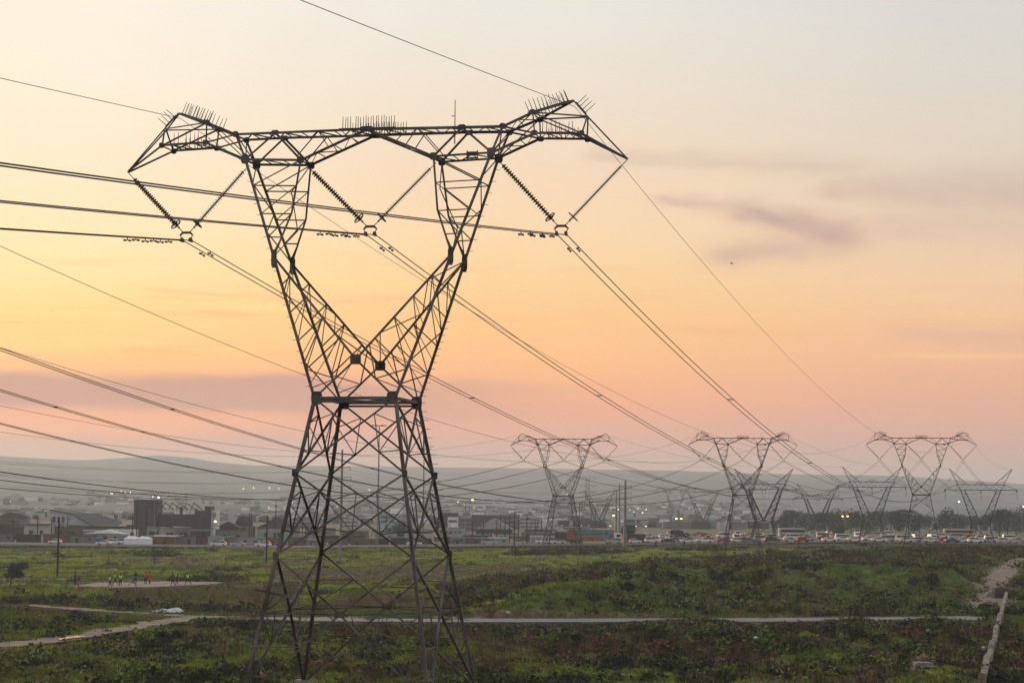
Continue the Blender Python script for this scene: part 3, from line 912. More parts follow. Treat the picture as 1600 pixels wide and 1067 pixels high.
        zigzag(M, g('ml', -1), g('ol', -1), g('ml', 1), g('ol', 1), up, 4, .05, True)
        zigzag(M, g('co', -1), g('mu', -1), g('co', 1), g('mu', 1), up, 2, .05, True)
        zigzag(M, g('lo', -1), g('ml', -1), g('lo', 1), g('ml', 1), up, 3, .045, True)
        for k in ('ml', 'mu', 'ol', 'co'): M.angle(g(k, -1), g(k, 1), up, .07)
        M.build('earth_wire_peak', STEEL, root)
    # gusset plates at the joints
    def plate(c, w_, h, nrm, taper=1.):
        M = MB(); nrm = Vector(nrm).normalized(); u = Vector((0, 0, 1)).cross(nrm).normalized(); upv = nrm.cross(u)
        c = Vector(c) + nrm * .035
        poly = [c - u * w_ / 2 - upv * h / 2 * .6, c - u * w_ * .3 - upv * h / 2, c + u * w_ * .3 - upv * h / 2, c + u * w_ / 2 - upv * h / 2 * .6, c + u * w_ / 2 + upv * h / 2 * .6, c + u * w_ * .3 + upv * h / 2, c - u * w_ * .3 + upv * h / 2, c - u * w_ / 2 + upv * h / 2 * .6]
        M.prism(poly, None, nrm, .03)
        M.build('gusset_plate', PLATE, root)
    for sv in (-1, 1):
        for su in (-1, 1):
            plate(N('waist', su, sv) - Vector((su * .12, 0, 0)), .5, .6, (0, sv, 0))
            k_ = N('knee', su, sv); plate(k_ + Vector((-su * .03, 0, -.1)), .26, .85, (0, sv, 0))
            plate(N('lo', su, sv), .38, .44, (0, sv, 0)); plate(N('li', su, sv), .34, .34, (0, sv, 0))
            plate(N('ct', su, sv), .36, .24, (0, sv, 0)); plate(N('co', su, sv), .28, .28, (0, sv, 0))
            plate(N('ml', su, sv), .28, .25, (0, sv, 0)); plate(N('mu', su, sv), .28, .25, (0, sv, 0)); plate(N('ol', su, sv), .25, .26, (0, sv, 0))
            plate(N('L2', su, sv), .24, .34, (0, sv, 0)); plate(N('L3', su, sv), .22, .34, (0, sv, 0))
        plate(N('V', 1, sv), .5, .46, (0, sv, 0)); plate(N('cc', 1, sv), .66, .26, (0, sv, 0))
        plate(N('L4', 1, sv) * 0 + Vector((0, sv * ND['L4'][1], ND['L4'][2])), .5, .26, (0, sv, 0))
    # insulator strings: discs on the left legs of each V, long rods on the right
    for q, (ul, zl, ur, zr, ky) in enumerate(VS):
        yk = Vector((ky[0], 0, ky[1])); Yk_top = [yk + Vector((-.18, 0, .26)), yk + Vector((.18, 0, .26))]
        for j, top in enumerate((Vector((ul, 0, zl)), Vector((ur, 0, zr)))):
            e = Yk_top[j]; d = (e - top); L = d.length; d.normalize()
            M = MB(); M.tube([top, top + d * .45], .02, 5); M.tube([e - d * .4, e], .022, 5)
            M.ico(top + d * .44, .06); M.ico(e - d * .3, .06)
            a_, c_ = top + d * .42, e - d * .38; LL = (c_ - a_).length
            if j == 0:
                k = 25; M.tube([a_, c_], .04, 6)
                for i in range(k):
                    p = a_ + d * LL * (i + .5) / k
                    M.tube([p - d * .045, p + d * .012, p + d * .05], [.05, .14, .045], 8)
            else:
                k = 38; M.tube([a_, c_], .032, 6)
                for i in range(k):
                    p = a_ + d * LL * (i + .5) / k; rr = .10 if i % 2 else .14
                    M.tube([p - d * .012, p + d * .012], [rr * .55, rr], 7)
            st_ = M.build('insulator_string', INSUL, root)
            # grading ring at the live end
            M = MB(); o1 = d.orthogonal().normalized(); o2 = d.cross(o1); c0 = e - d * .52
            ring = [c0 + (o1 * math.cos(t) + o2 * math.sin(t)) * .26 for t in np.linspace(0, 2 * math.pi, 17)]
            M.tube(ring, .03, 5, cap=False); M.tube([c0 - o1 * .26, c0 + o1 * .26], .015, 4); M.tube([c0 - o2 * .26, c0 + o2 * .26], .015, 4)
            M.build('grading_ring', FITTING, st_)
        M = MB()
        M.prism([yk + Vector(p) for p in ((-.2, -.02, .28), (.2, -.02, .28), (.36, -.02, .10), (.3, -.02, .08), (.16, -.02, .17), (-.16, -.02, .17), (-.3, -.02, .08), (-.36, -.02, .10))], None, (0, 1, 0), .04)
        ykp = M.build('yoke_plate', FITTING, root)
        for sx in (-.215, .215):
            M = MB(); c = yk + Vector((sx, 0, -.14))
            M.tube([yk + Vector((sx * 1.4, 0, .08)), c + Vector((0, 0, .08))], .022, 5)
            M.prism([c + Vector(p) for p in ((-.05, -.2, -.07), (-.05, .2, -.07), (-.05, .2, -.02), (-.05, .07, .12), (-.05, -.07, .12), (-.05, -.2, -.02))], None, (1, 0, 0), .10)
            M.build('suspension_clamp', FITTING, ykp)
    if spikes:
        def row(a, e, k, ln, dirn, skip=0.):
            M = MB(); a, e = Vector(a), Vector(e); dirn = Vector(dirn).normalized(); rr = random.Random(int(a.x * 100) + k)
            M.tube([a + dirn * .05, e + dirn * .05], .02, 4)
            for i in range(k):
                if rr.random() < skip: continue
                p = a.lerp(e, (i + .5) / k); jj = Vector((rr.uniform(-.05, .05), rr.uniform(-.05, .05), 0))
                q = p + (dirn + jj) * ln * rr.uniform(.9, 1.05)
                M.tube([p, q], [.020, .013], 4)
            M.build('bird_spike_row', SPIKE, root)
        for sv in (-1, 1):
            for su in (-1, 1):
                a, e = N('mu', su, sv), N('pk', su, sv)
                ch = (e - a).normalized(); pr = Vector((-ch.z * su, 0, abs(ch.x)))
                row(a.lerp(e, -.12), a.lerp(e, .92), 11, .62, pr)
                a, e = N('ml', su, sv), N('ol', su, sv); row(a.lerp(e, .12), a.lerp(e, .86), 8, .56, (0, 0, 1), .15)
            row(N('cc', 1, sv) + Vector((-1.35, 0, 0)), N('cc', 1, sv) + Vector((1.35 if sv < 0 else 1.5, 0, 0)), 22, .62, (0, 0, 1), .10)
        for su in (-1, 1):
            a, e = N('pk', su, -1), N('ou', su, -1); row(a.lerp(e, .15), a.lerp(e, .9), 4, .6, Vector((su * .75, 0, .66)))
    return root


CONC = mat('weathered_concrete', (.20, .185, .165), .9, 0, .25, 2.2, c2=(.31, .29, .26), bump=.2)
YZ = 23.93 - PB
VS = [(-12.02, 27.08 - PB, -5.98, 27.3 - PB, (-9.02, YZ)), (-3.12, 27.2 - PB, 3.12, 27.2 - PB, (0, YZ + .12)), (5.98, 27.3 - PB, 12.02, 27.08 - PB, (9.02, YZ - .03))]
pyl = make_pylon()
tag(pyl, 'huge rusty steel lattice pylon in the foreground, its legs running below the frame', 'pylon', 'lattice pylons of the power lines')
T1 = Vector((-6.59, 92.5, PB)); pyl.location = T1; pyl.rotation_euler = (0, R(-.15), -YAW)
# extras only the near pylon shows
def _child(M, name, m): return M.build(name, m, pyl)
M = MB(); M.tube([Vector((4.15, -.7, 27.9 - PB)), Vector((4.15, -.7, 29.95 - PB))], [.03, .018], 5); M.tube([Vector((3.98, -.7, 29.2 - PB)), Vector((4.15, -.7, 29.2 - PB))], .02, 4); _child(M, 'antenna_rod', SPIKE)
M = MB()
for dz, h in ((.12, .10), (.0, .05), (-.17, .17)): M.box((5.02, -.86, 27.33 - PB + dz), (.54, .03, h))
for dx in (-.24, .24): M.box((5.02 + dx, -.85, 27.33 - PB), (.04, .03, .46))
sg = _child(M, 'sign_board', SNS)
M = MB()
for k in range(2): M.box((4.92 + k * .2, -.885, 27.16 - PB), (.1, .012, .07))
M.build('sign_digit', SNL, sg)
M = MB()
for i in range(34):
    t = i / 33; p = N('base', 1, 1).lerp(N('waist', 1, 1), t); M.tube([p, p + Vector((.30, 0, 0))], .012, 4)
for i in range(22):
    t = i / 21; p = N('waist', 1, 1).lerp(N('knee', 1, 1), t) if t < .58 else N('knee', 1, 1).lerp(N('lo', 1, 1), (t - .58) / .42)
    M.tube([p, p + Vector((.24, 0, 0))], .012, 4)
    p = N('waist', -1, -1).lerp(N('lo', -1, -1), t); M.tube([p, p + Vector((-.22, 0, 0))], .012, 4)
_child(M, 'step_bolts', STEEL)
M = MB(); p = Vector((-2.75, -3.6, 7.4 - PB)); M.angle(p + Vector((-1.2, -.2, .22)), p + Vector((.35, .3, -.10)), (0, -1, 0), .13); M.build('anti_climb_bar', STEEL, pyl)
M = MB(); p = Vector((3.9, 3.7, 7.2 - PB)); M.angle(p + Vector((-2.2, 0, -.2)), p + Vector((2.4, .4, .35)), (0, -1, 0), .10); M.build('anti_climb_bar', STEEL, pyl)

T4 = at(1439.5, 772.6, 445.); T4.z -= 13.4
T2 = at(1160, 773, 445.); T2.z -= 13.4
T3 = at(880, 774.2, 445.); T3.z -= 13.4
far_tags = {'antenna_rod'}
p4 = dup(pyl, T4, -YAW, 'dark lattice pylon with bird spikes, farther right between two forked pylons')
p2 = dup(pyl, T2, -YAW, 'dark lattice pylon with bird spikes, a forked pylon showing through its legs')
pyl3 = make_pylon(dense=True, spikes=False)
tag(pyl3, 'plain lattice pylon without spikes, standing in front of the painted trailer', 'pylon', 'lattice pylons of the power lines')
pyl3.location = T3; pyl3.rotation_euler = (0, 0, -YAW)
dup(pyl3, at(1055, 832, 1150.) + Vector((0, 0, -1)), -YAW - R(4), 'faint hazy lattice pylon with a flat head, beyond the tree at the monopoles')

# ------------------------------------------------------------------ forked pylons farther on
DSTEEL = mat('dark_aged_steel', (.035, .03, .027), .7, .3, .3, 1.)


def make_fork():
    STEEL = DSTEEL
    root = empty('forked_pylon')
    K = dict(base=(4.25, 2.6, 0), waist=(2.6, 1.5, 7.3), mid=(0, 1.1, 7.3), ar=(5.9, .7, 17.3), bt=(5.6, .7, 19.0), pk=(9.3, .05, 23.8), tip=(10.9, .06, 17.4), bc=(0, .7, 19.0), bo=(0, .7, 17.3))
    K['ai'] = (4.7, .7, 17.3)
    q = lambda k, su, sv: Vector((su * K[k][0], sv * K[k][1], K[k][2]))
    for su in (-1, 1):
        for sv in (-1, 1):
            M = MB(); M.angle(q('base', su, sv) - Vector((0, 0, .4)), q('waist', su, sv), (su, sv, 0), .24, 0.054); M.build('leg', STEEL, root)
    M = MB()
    for s_ in (-1, 1):
        x_panel(M, q('waist', -1, s_), q('base', -1, s_), q('waist', 1, s_), q('base', 1, s_), Vector((0, s_, 0)), .13, .08)
        x_panel(M, q('waist', s_, -1), q('base', s_, -1), q('waist', s_, 1), q('base', s_, 1), Vector((s_, 0, 0)), .10, .07, False)
        M.angle(q('waist', -1, s_), q('waist', 1, s_), (0, s_, 0), 0.216)
        M.angle(q('waist', -1, s_).lerp(q('base', -1, s_), .62), q('waist', 1, s_).lerp(q('base', 1, s_), .62), (0, s_, 0), 0.135)
    M.build('body_bracing', STEEL, root)
    for su in (-1, 1):
        M = MB()
        for sv in (-1, 1):
            n = Vector((0, sv, 0))
            M.angle(q('waist', su, sv), q('ar', su, sv), n, 0.324); M.angle(q('mid', su, sv), q('ai', su, sv), n, 0.324)
            zigzag(M, q('waist', su, sv), q('ar', su, sv), q('mid', su, sv), q('ai', su, sv), n, 9, .11, True)
        zigzag(M, q('waist', su, -1), q('ar', su, -1), q('waist', su, 1), q('ar', su, 1), (su, 0, 0), 7, .07)
        zigzag(M, q('mid', su, -1), q('ai', su, -1), q('mid', su, 1), q('ai', su, 1), (-su, 0, 0), 7, .07)
        M.build('fork_arm', STEEL, root)
        M = MB()
        for sv in (-1, 1):
            n = Vector((0, sv, 0))
            M.angle(q('ar', su, sv), q('pk', su, sv), n, 0.203); M.angle(q('bt', su, sv) + Vector((-su * 1.6, 0, 0)), q('pk', su, sv), n, 0.203)
            zigzag(M, q('ar', su, sv).lerp(q('pk', su, sv), .25), q('pk', su, sv), q('bt', su, sv) + Vector((-su * 1.6, 0, 0)), q('pk', su, sv), n, 5, .06, True)
        M.build('earth_wire_peak', STEEL, root)
    M = MB()
    for sv in (-1, 1):
        n = Vector((0, sv, 0))
        for su in (-1, 1):
            M.angle(q('bo', su, sv), q('tip', su, sv), n, 0.243); M.angle(q('bc', su, sv), q('bt', su, sv) + Vector((su * 1.5, 0, 0)), n, 0.230); M.angle(q('bt', su, sv) + Vector((su * 1.5, 0, 0)), q('tip', su, sv), n, 0.149)
            zigzag(M, q('bo', su, sv), q('ar', su, sv) + Vector((su * 1.4, 0, 0)), q('bc', su, sv), q('bt', su, sv) + Vector((su * 1.4, 0, 0)), n, 8, .08, False)
            M.angle(q('ar', su, sv) + Vector((su * 1.4, 0, 0)), q('bt', su, sv) + Vector((su * 1.4, 0, 0)), n, 0.095)
    zigzag(M, q('bc', -1, -1) + Vector((-7, 0, 0)), q('bc', 1, -1) + Vector((7, 0, 0)), q('bc', -1, 1) + Vector((-7, 0, 0)), q('bc', 1, 1) + Vector((7, 0, 0)), (0, 0, 1), 12, .06)
    M.build('crossarm', STEEL, root)
    M = MB()
    for i in range(16): M.tube([Vector((-1.3 + i * .17, 0, 19)), Vector((-1.3 + i * .17, 0, 19.9))], .02, 4)
    M.build('bird_spike_row', SPIKE, root)
    for u in (-10.6, 0, 10.6):                        # strain strings and slack jumper loops below the arm
        for s_ in (-1, 1):
            M = MB(); a = Vector((u, s_ * .7, 17.3)); e = a + Vector((0, s_ * 3.0, -.5)); M.tube([a, e], .05, 5)
            for i in range(18): p = a.lerp(e, (i + 2) / 20); M.tube([p - Vector((0, .03, 0)), p + Vector((0, .03, 0))], .14, 6)
            M.build('insulator_string', INSUL, root)
        M = MB(); M.tube([Vector((u + .1, t * 3.7, 16.8 - 2.6 * (1 - t * t))) for t in np.linspace(-1, 1, 13)], .035, 4); M.build('jumper_cable', CABLE, root)
    return root


fk = make_fork(); FG_ = 'forked pylons beyond the lattice pylons'
FORKS = [(1533, 855.5, 610., 1.0, 6, 'forked pylon with two pointed horns at the far right of the row'), (1362.5, 846.5, 640., 1.0, 4, 'forked pylon with two pointed horns just left of the spiked pylon'),
         (1193, 850.0, 625., .98, 8, 'forked pylon with two pointed horns seen behind the legs of the middle spiked pylon'), (1278, 842., 860., .98, 10, 'smaller hazy forked pylon between the trees and the traffic'),
         (1098, 833., 1180., 1.0, 10, 'faint forked pylon in the haze left of the middle spiked pylon'), (936, 832., 1150., 1.0, 8, 'faint forked pylon in the haze behind the grey monopoles')]
FP = []
for i, (px, py, d, sc, dy, lab) in enumerate(FORKS):
    p = at(px, py, d); FP.append((p, sc))
    if i == 0: fk.location = p; fk.rotation_euler = (0, 0, -YAW - R(dy - 4)); tag(fk, lab, 'pylon', FG_); fk.scale = (sc,) * 3
    else: dup(fk, p, -YAW - R(dy - 4), lab, FG_, scale=sc)

# ------------------------------------------------------------------ the wires
def T(o, u, v, z, a=YAW): return Vector((o.x + u * math.cos(a) + v * math.sin(a), o.y - u * math.sin(a) + v * math.cos(a), o.z + z))


def span(a, e, S, n=60):
    return [Vector((a.x + (e.x - a.x) * t, a.y + (e.y - a.y) * t, a.z + (e.z - a.z) * t - 4 * S * t * (1 - t))) for t in np.linspace(0, 1, n)]


DAMP = [2.2, 3.6, 5.2]


def bundle(a, e, S, label, group, r=.022, damp=0, gap=.43, ang=YAW, spacers=True, n=70, dend=0):
    root = empty('conductor_bundle', a, 0, label, 'power line', group)
    side = Vector((math.cos(ang), -math.sin(ang), 0)) * gap / 2
    P = [p - a for p in span(a, e, S, n)]
    for s_ in (-1, 1):
        M = MB(); M.tube([p + side * s_ for p in P], r, 5); cb = M.build('cable', CABLE, root)
        if damp:
            L = (e - a).length
            for dd in DAMP[:damp]:
                M = MB(); t = dd / L; q = Vector((e - a)) * t; q.z -= 4 * S * t * (1 - t); q += side * s_
                d = (P[1] - P[0]).normalized(); M.tube([q, q - Vector((0, 0, .13))], .022, 4)
                M.tube([q - Vector((0, 0, .13)) - d * .26, q - Vector((0, 0, .13)) + d * .26], .016, 4)
                for z_ in (-1, 1): M.tube([q - Vector((0, 0, .14)) + d * .14 * z_, q - Vector((0, 0, .14)) + d * .29 * z_], .048, 6)
                M.build('vibration_damper', FITTING, cb)
    if spacers:
        M = MB()
        for t in (.13, .25, .37, .49, .61, .73, .86):
            q = (e - a) * t; q.z -= 4 * S * t * (1 - t); M.tube([q - side, q + side], .035, 5)
        M.build('spacer', FITTING, root)
    return root


def wire(a, e, S, label, group, r=.012, n=60, name='earth_wire'):
    M = MB(); M.tube([p - a for p in span(a, e, S, n)], r, 4); o = M.build(name, CABLE); o.location = a
    return tag(o, label, 'power line', group)


WHICH = ['left', 'middle', 'right']
GA = 'twin conductors of the near power line'; GE = 'thin earth wires above the conductors'
ZC = YZ - .17
KU = [(-9.02, ZC), (0, ZC + .12), (9.02, ZC - .03)]
A_B = R(19.11); T0 = T1 + Vector((-math.sin(A_B), -math.cos(A_B), 0)) * 363; T0.z += -15.09
for k, (u, z) in enumerate(KU):
    bundle(T(T1, u, 0, z), T(T4, u, 0, z), [10.4, 10.25, 10.5][k], f'twin conductor falling away to the right from the {WHICH[k]} V string of the huge pylon', GA, .024, 1)
    bundle(T(T1, u, 0, z), T(T0, u, 0, z, A_B), 5.44, f'twin conductor running off left from the {WHICH[k]} V string of the huge pylon', GA, .024, 3, ang=A_B)
for s_, nm in ((-1, 'left'), (1, 'right')):
    wire(T(T1, s_ * 9.54, 0, 29.62 - PB), T(T4, s_ * 9.54, 0, 29.62 - PB), 9.3 if s_ < 0 else 9.0, f'thin earth wire sagging to the right from the {nm} peak of the huge pylon', GE, .015)
    wire(T(T1, s_ * 9.54, 0, 29.62 - PB), T(T0, s_ * 9.54, 0, 29.62 - PB, A_B), 3.5, f'thin earth wire rising out of the picture from the {nm} peak of the huge pylon', GE, .015)
GB = 'twin conductors of the two farther power lines'
S2 = Vector((-45.82, 101.74, -.64 + PB)); S3 = Vector((-97.24, 102.68, 2.73 + PB))
for S0, TT, sg_, se, nm in ((S2, T2, 10.8, 10.5, 'the middle spiked pylon'), (S3, T3, 12., 11., 'the plain pylon by the trailer')):
    for k, (u, z) in enumerate(KU):
        bundle(T(S0, u, 0, z), T(TT, u, 0, z), sg_, f'{WHICH[k]} twin conductor coming from the left edge to {nm}', GB, .03)
    for s_, w_ in ((-1, 'left'), (1, 'right')):
        wire(T(S0, s_ * 9.54, 0, 29.62 - PB), T(TT, s_ * 9.54, 0, 29.62 - PB), se, f'earth wire from the left to the {w_} peak of {nm}', GE, .02)
GC = 'conductors beyond the lattice pylons'
for TT, (fp, sc), nm in ((T4, FP[0], 'the right spiked pylon to the rightmost forked pylon'), (T2, FP[1], 'the middle spiked pylon to the second forked pylon from the right'), (T3, FP[2], 'the plain pylon to the forked pylon behind the middle one')):
    for k, (u, z) in enumerate(KU):
        e = T(fp, (k - 1) * 10.6, -3.6, 16.9)
        bundle(T(TT, u, 0, z), e, 3.4, f'{WHICH[k]} twin conductor from {nm}', GC, .03, spacers=False, n=30)
    for s_, w_ in ((-1, 'left'), (1, 'right')):
        wire(T(TT, s_ * 9.54, 0, 29.62 - PB), T(fp, s_ * 9.3, 0, 23.7), 2.2, f'{w_} earth wire from {nm}', GE, .02, 30)

#@@PART3
# ------------------------------------------------------------------ things on the ground
def gz(px, py, dz=0.):
    p = G(px, py); p.z = float(height(p.x, p.y)) + dz
    return p


def hz(x, y, dz=0.): return Vector((x, y, float(height(x, y)) + dz))


def roadz(x, y, dz=.3): return Vector((x, y, float(base_h(np.float64(x), np.float64(y))) + dz))


def px_at(px, y, dz=0.):
    """ground point on column px at depth y"""
    py = 800.
    for _ in range(30):
        x = ray(px, py)[0] * y; z = float(base_h(np.float64(x), np.float64(y)))
        py = proj(x, y, z)[1]
    return Vector((x, y, z + dz))


# ---- utility poles
WOOD = mat('dark_wooden_pole', (.025, .02, .017), .9, 0, .3, 2.)
GPOLE = mat('grey_painted_steel', (.17, .185, .20), .5, .2, .2, 1.)
PORC = mat('line_insulator', (.10, .08, .07), .4)
LAMPW = mat('sodium_lamp_glass', (.8, .6, .3), .4, emit=(1., .66, .22), es=9.)
LAMPC = mat('white_lamp_glass', (.8, .8, .7), .4, emit=(1., .90, .62), es=7.)


def wood_pole(loc, h, arm, label, group, rz=0., r=.13, arms=1, name='utility_pole'):
    root = empty(name, loc, rz, label, 'pole', group)
    M = MB(); M.tube([Vector((0, 0, -.3)), Vector((0, 0, h * .5)), Vector((0, 0, h))], [r, r * .85, r * .7], 7); M.build('pole_shaft', WOOD, root)
    for k in range(arms):
        M = MB(); M.box((0, -.12, h * (.86 - .1 * k)), (arm, .1, .12)); ca = M.build('crossarm', WOOD, root)
        for q in (-.46, 0.2, .46):
            I = MB(); z0 = h * (.86 - .1 * k) + .06
            I.tube([Vector((arm * q, -.12, z0)), Vector((arm * q, -.12, z0 + .16)), Vector((arm * q, -.12, z0 + .2)), Vector((arm * q, -.12, z0 + .42))], [.05, .05, .10, .07], 6); I.build('insulator', PORC, ca)
    return root


PG = 'wooden utility poles of the field and settlement'
wood_pole(gz(89.5, 901), 10.1, 1.6, 'tall dark wooden utility pole standing alone in the left field', PG, .25, .19)
wood_pole(gz(416, 880), 10.2, 1.7, 'dark wooden utility pole left of the huge pylon, near the white offroad cars', PG, .25, .19)
wood_pole(px_at(803.5, 575), 10.4, 1.1, 'wooden pole in the grass left of the plain pylon', PG, .1, .15)
SETP = [(20, 20, 690, 7), (58, 24, 640, 8.6), (80, 12, 660, 8), (105, 17, 655, 8.4), (206, 24, 640, 9.2), (213, 14, 650, 12.5), (228, 18, 630, 11.8), (247, 15, 650, 10), (317, 11, 640, 9), (389, 14, 640, 10.2), (392, 10, 690, 10), (430, 10, 690, 14), (472, 9, 700, 9), (603, 9, 700, 9.4), (660, 9, 720, 9),
        (738, 12, 640, 7.4), (755, 12, 655, 6.4), (776, 12, 650, 8.2), (782, 12, 690, 9), (789, 12, 680, 8.4), (796, 12, 660, 9.4), (810, 9, 690, 7.5), (823, 11, 640, 9.2), (836, 9, 690, 7), (846, 9, 680, 7.4), (905, 8, 800, 13), (909, 8, 830, 13), (930, 8, 860, 11)]
for i, (px, _, d, h) in enumerate(SETP):
    wood_pole(px_at(px, d), h, 1.3 if i % 3 else 1.9, f'slim wooden pole among the roofs, number {i + 1} from the left edge', PG, .2 * (i % 4), .19, 1 + (i % 4 == 1))
for px, d, h, lean, lab in ((748, 640, 7., 3.2, 'slanting stay pole propping a wooden pole left of the plain pylon'), (832, 645, 7., -3.4, 'slanting stay pole just left of the legs of the plain pylon'), (842, 645, 7.4, -3.2, 'slanting stay pole touching the outline of the plain pylon')):
    p = px_at(px, d); M = MB(); M.tube([Vector((lean * .7, 0, -.2)), Vector((0, 0, h))], [.11, .09], 6); o = M.build('stay_pole', WOOD); o.location = p; tag(o, lab, 'pole', 'slanting stay poles')


def monopole(loc, h, arms, r, label, rz=0.):
    root = empty('steel_monopole', loc, rz, label, 'pole', 'grey steel monopoles of the lower line')
    M = MB(); M.tube([Vector((0, 0, -.3)), Vector((0, 0, h * .5)), Vector((0, 0, h))], [r, r * .78, r * .55], 10); M.build('pole_shaft', GPOLE, root)
    for k, (z, l) in enumerate(arms):
        for s_ in (-1, 1):
            M = MB(); M.tube([Vector((0, 0, z)), Vector((s_ * l, 0, z + .25))], [.10, .06], 6); a = M.build('pole_arm', GPOLE, root)
            M = MB(); M.tube([Vector((s_ * l, 0, z + .25)), Vector((s_ * (l + .15), 0, z - .55))], .05, 5)
            for q in range(6): c = Vector((s_ * (l + .02 * q), 0, z + .1 - .1 * q)); M.tube([c, c + Vector((0, 0, -.03))], .12, 6)
            M.build('insulator', PORC, a)
    return root


MP1 = gz(531.5, 879.5); MP2 = px_at(976.3, 560); MP3 = px_at(962.6, 760); MP4 = px_at(967.5, 720)
ARM = lambda h: [(h * f, l) for f, l in ((.93, 1.9), (.835, 2.3), (.74, 1.9))]
monopole(MP1, 24.2, [(20.3, 1.7), (18.2, 1.9), (16.3, 1.9)], .36, 'tall grey steel monopole seen through the legs of the huge pylon', .2)
monopole(MP2, 18.6, [(16.9, 1.7), (15.0, 1.7), (13.3, 1.7)], .50, 'thick grey steel monopole right of the painted trailer', .2)
monopole(MP3, 17.5, [(14.5, 1.5), (12.6, 1.5)], .42, 'shorter grey monopole, leftmost of the three beside the trailer', .2)
monopole(MP4, 19.5, [(17.5, 1.8), (15.8, 1.8), (14.2, 1.8)], .36, 'slim grey monopole squeezed between two thicker ones beside the trailer', .2)
GD = 'thin wires of the lower pole lines'
for k, (z1, z2) in enumerate(((20.3, 16.9), (18.2, 15.0), (16.3, 13.3))):
    for s_, w_ in ((-1, 'left'), (1, 'right')):
        a = MP1 + Vector((s_ * 1.9, 0, z1 - .5)); e = MP2 + Vector((s_ * 1.8, 0, z2 - .5)); lev = ('top', 'middle', 'bottom')[k]
        wire(a, e, 3.0, f'thin wire on the {lev} {w_} arms between the two big monopoles', GD, .017, 30, 'distribution_wire')
        wire(a, Vector((-118, 250, 21 + z1 - 18 + s_ * .2 + base_h(np.float64(-118), np.float64(250)))), 3.2, f'thin wire from the {lev} {w_} arm of the tall monopole to the left edge', GD, .017, 40, 'distribution_wire')
wa, wb = gz(89.5, 901), gz(416, 880)
for q in (-.46, .2, .46):
    nm = {-.46: 'left', .2: 'middle', .46: 'right'}[q]
    p1 = wa + Vector((1.6 * q, -.1, 9.1)); p2 = wb + Vector((1.7 * q, -.1, 9.2)); p3 = px_at(803.5, 575) + Vector((1.1 * q, 0, 9.4)); p0 = Vector((-110 + q * 2, 262, 8.6))
    wire(p1, p2, 1.1, f'{nm} wire between the lone field pole and the pole by the huge pylon', GD, .018, 24, 'distribution_wire')
    wire(p0, p1, .5, f'{nm} wire from the left edge to the lone field pole', GD, .018, 12, 'distribution_wire')
    wire(p2, p3, 2., f'{nm} wire between the pole by the huge pylon and the pole by the plain pylon', GD, .018, 24, 'distribution_wire')
sp_ = [px_at(px, d) + Vector((0, 0, h * .9)) for px, _, d, h in SETP]
for i, (a, e) in enumerate(zip(sp_[:-1], sp_[1:])):
    if (e - a).length < 75: wire(a, e, .7, f'thin service wire over the roofs, number {i + 1} from the left', GD, .014, 10, 'service_wire')


def street_lamp(loc, h, label, double=False, glow=LAMPW, reach=1.8, rz=0., lit=True, big=.30):
    root = empty('street_lamp', loc, rz, label, 'lamp', 'street lamps along the roads')
    M = MB(); M.tube([Vector((0, 0, -.2)), Vector((0, 0, h * .6)), Vector((0, 0, h))], [.12, .10, .07], 6); M.build('lamp_post', GPOLE, root)
    for s_ in ((-1, 1) if double else (1,)):
        M = MB(); M.tube([Vector((s_ * reach * t, 0, h + .5 * math.sin(t * 1.5))) for t in np.linspace(0, 1, 5)], .05, 5); M.build('lamp_arm', GPOLE, root)
        M = MB(); M.box((s_ * (reach + .3), 0, h + .55), (.9, .34, .16), taper=.7); hd = M.build('lamp_head', FITTING, root)
        M = MB(); M.ico(Vector((s_ * (reach + .3), 0, h + .36)), big, 0, .62); M.build('lamp_glass', glow if lit else PORC, hd)
    return root


for px, d, h, lab, kw in ((240, 690, 14.5, 'lit street lamp glowing at the top corner of the tower block', dict(big=.36, reach=1.0)), (331, 640, 7.0, 'lit yellow lamp low in front of the grey factory', dict(big=.42, reach=.6)), (733, 760, 14., 'lit yellow street lamp over the far roofs right of the huge pylon', dict(big=.46, reach=.8)),
                          (954, 800, 7.6, 'lit yellow lamp just above the painted trailer', dict(big=.42, reach=.8)), (1060.5, 700, 6.6, 'double yellow street lamp above the cars, left of the middle spiked pylon', dict(double=True, big=.34, reach=.55)), (1320.5, 700, 7.2, 'double yellow street lamp above the traffic, left of a forked pylon', dict(double=True, big=.34, reach=.55)),
                          (1496, 880, 14.5, 'lit white street lamp before the trees at the right', dict(glow=LAMPC, big=.38, reach=.4)), (1597, 900, 13., 'lit white street lamp at the right edge', dict(glow=LAMPC, big=.36, reach=.4)),
                          (110, 760, 12.2, 'unlit curved street lamp in front of the white gable wall', dict(lit=False)), (345, 770, 9.8, 'unlit curved street lamp right of the factory', dict(lit=False)), (371, 760, 5.6, 'lit pale lamp by the round roofs', dict(glow=LAMPC, big=.22, reach=.5))):
    street_lamp(px_at(px, d), h, lab, **kw)


def mast(px, d, h, label):
    root = empty('high_mast_light', px_at(px, d), 0, label, 'lamp mast', 'high mast lights of the settlement')
    M = MB(); M.tube([Vector((0, 0, -.3)), Vector((0, 0, h * .5)), Vector((0, 0, h))], [.36, .25, .15], 8); M.build('mast_shaft', GPOLE, root)
    for k in range(6):
        a = k * math.pi / 3; M = MB(); M.tube([Vector((0, 0, h - .3)), Vector((1.5 * math.cos(a), 1.5 * math.sin(a), h - .1))], .06, 5); M.box((1.9 * math.cos(a), 1.9 * math.sin(a), h - .1), (.8, .6, .25), rz=a); M.build('floodlight', FITTING, root)


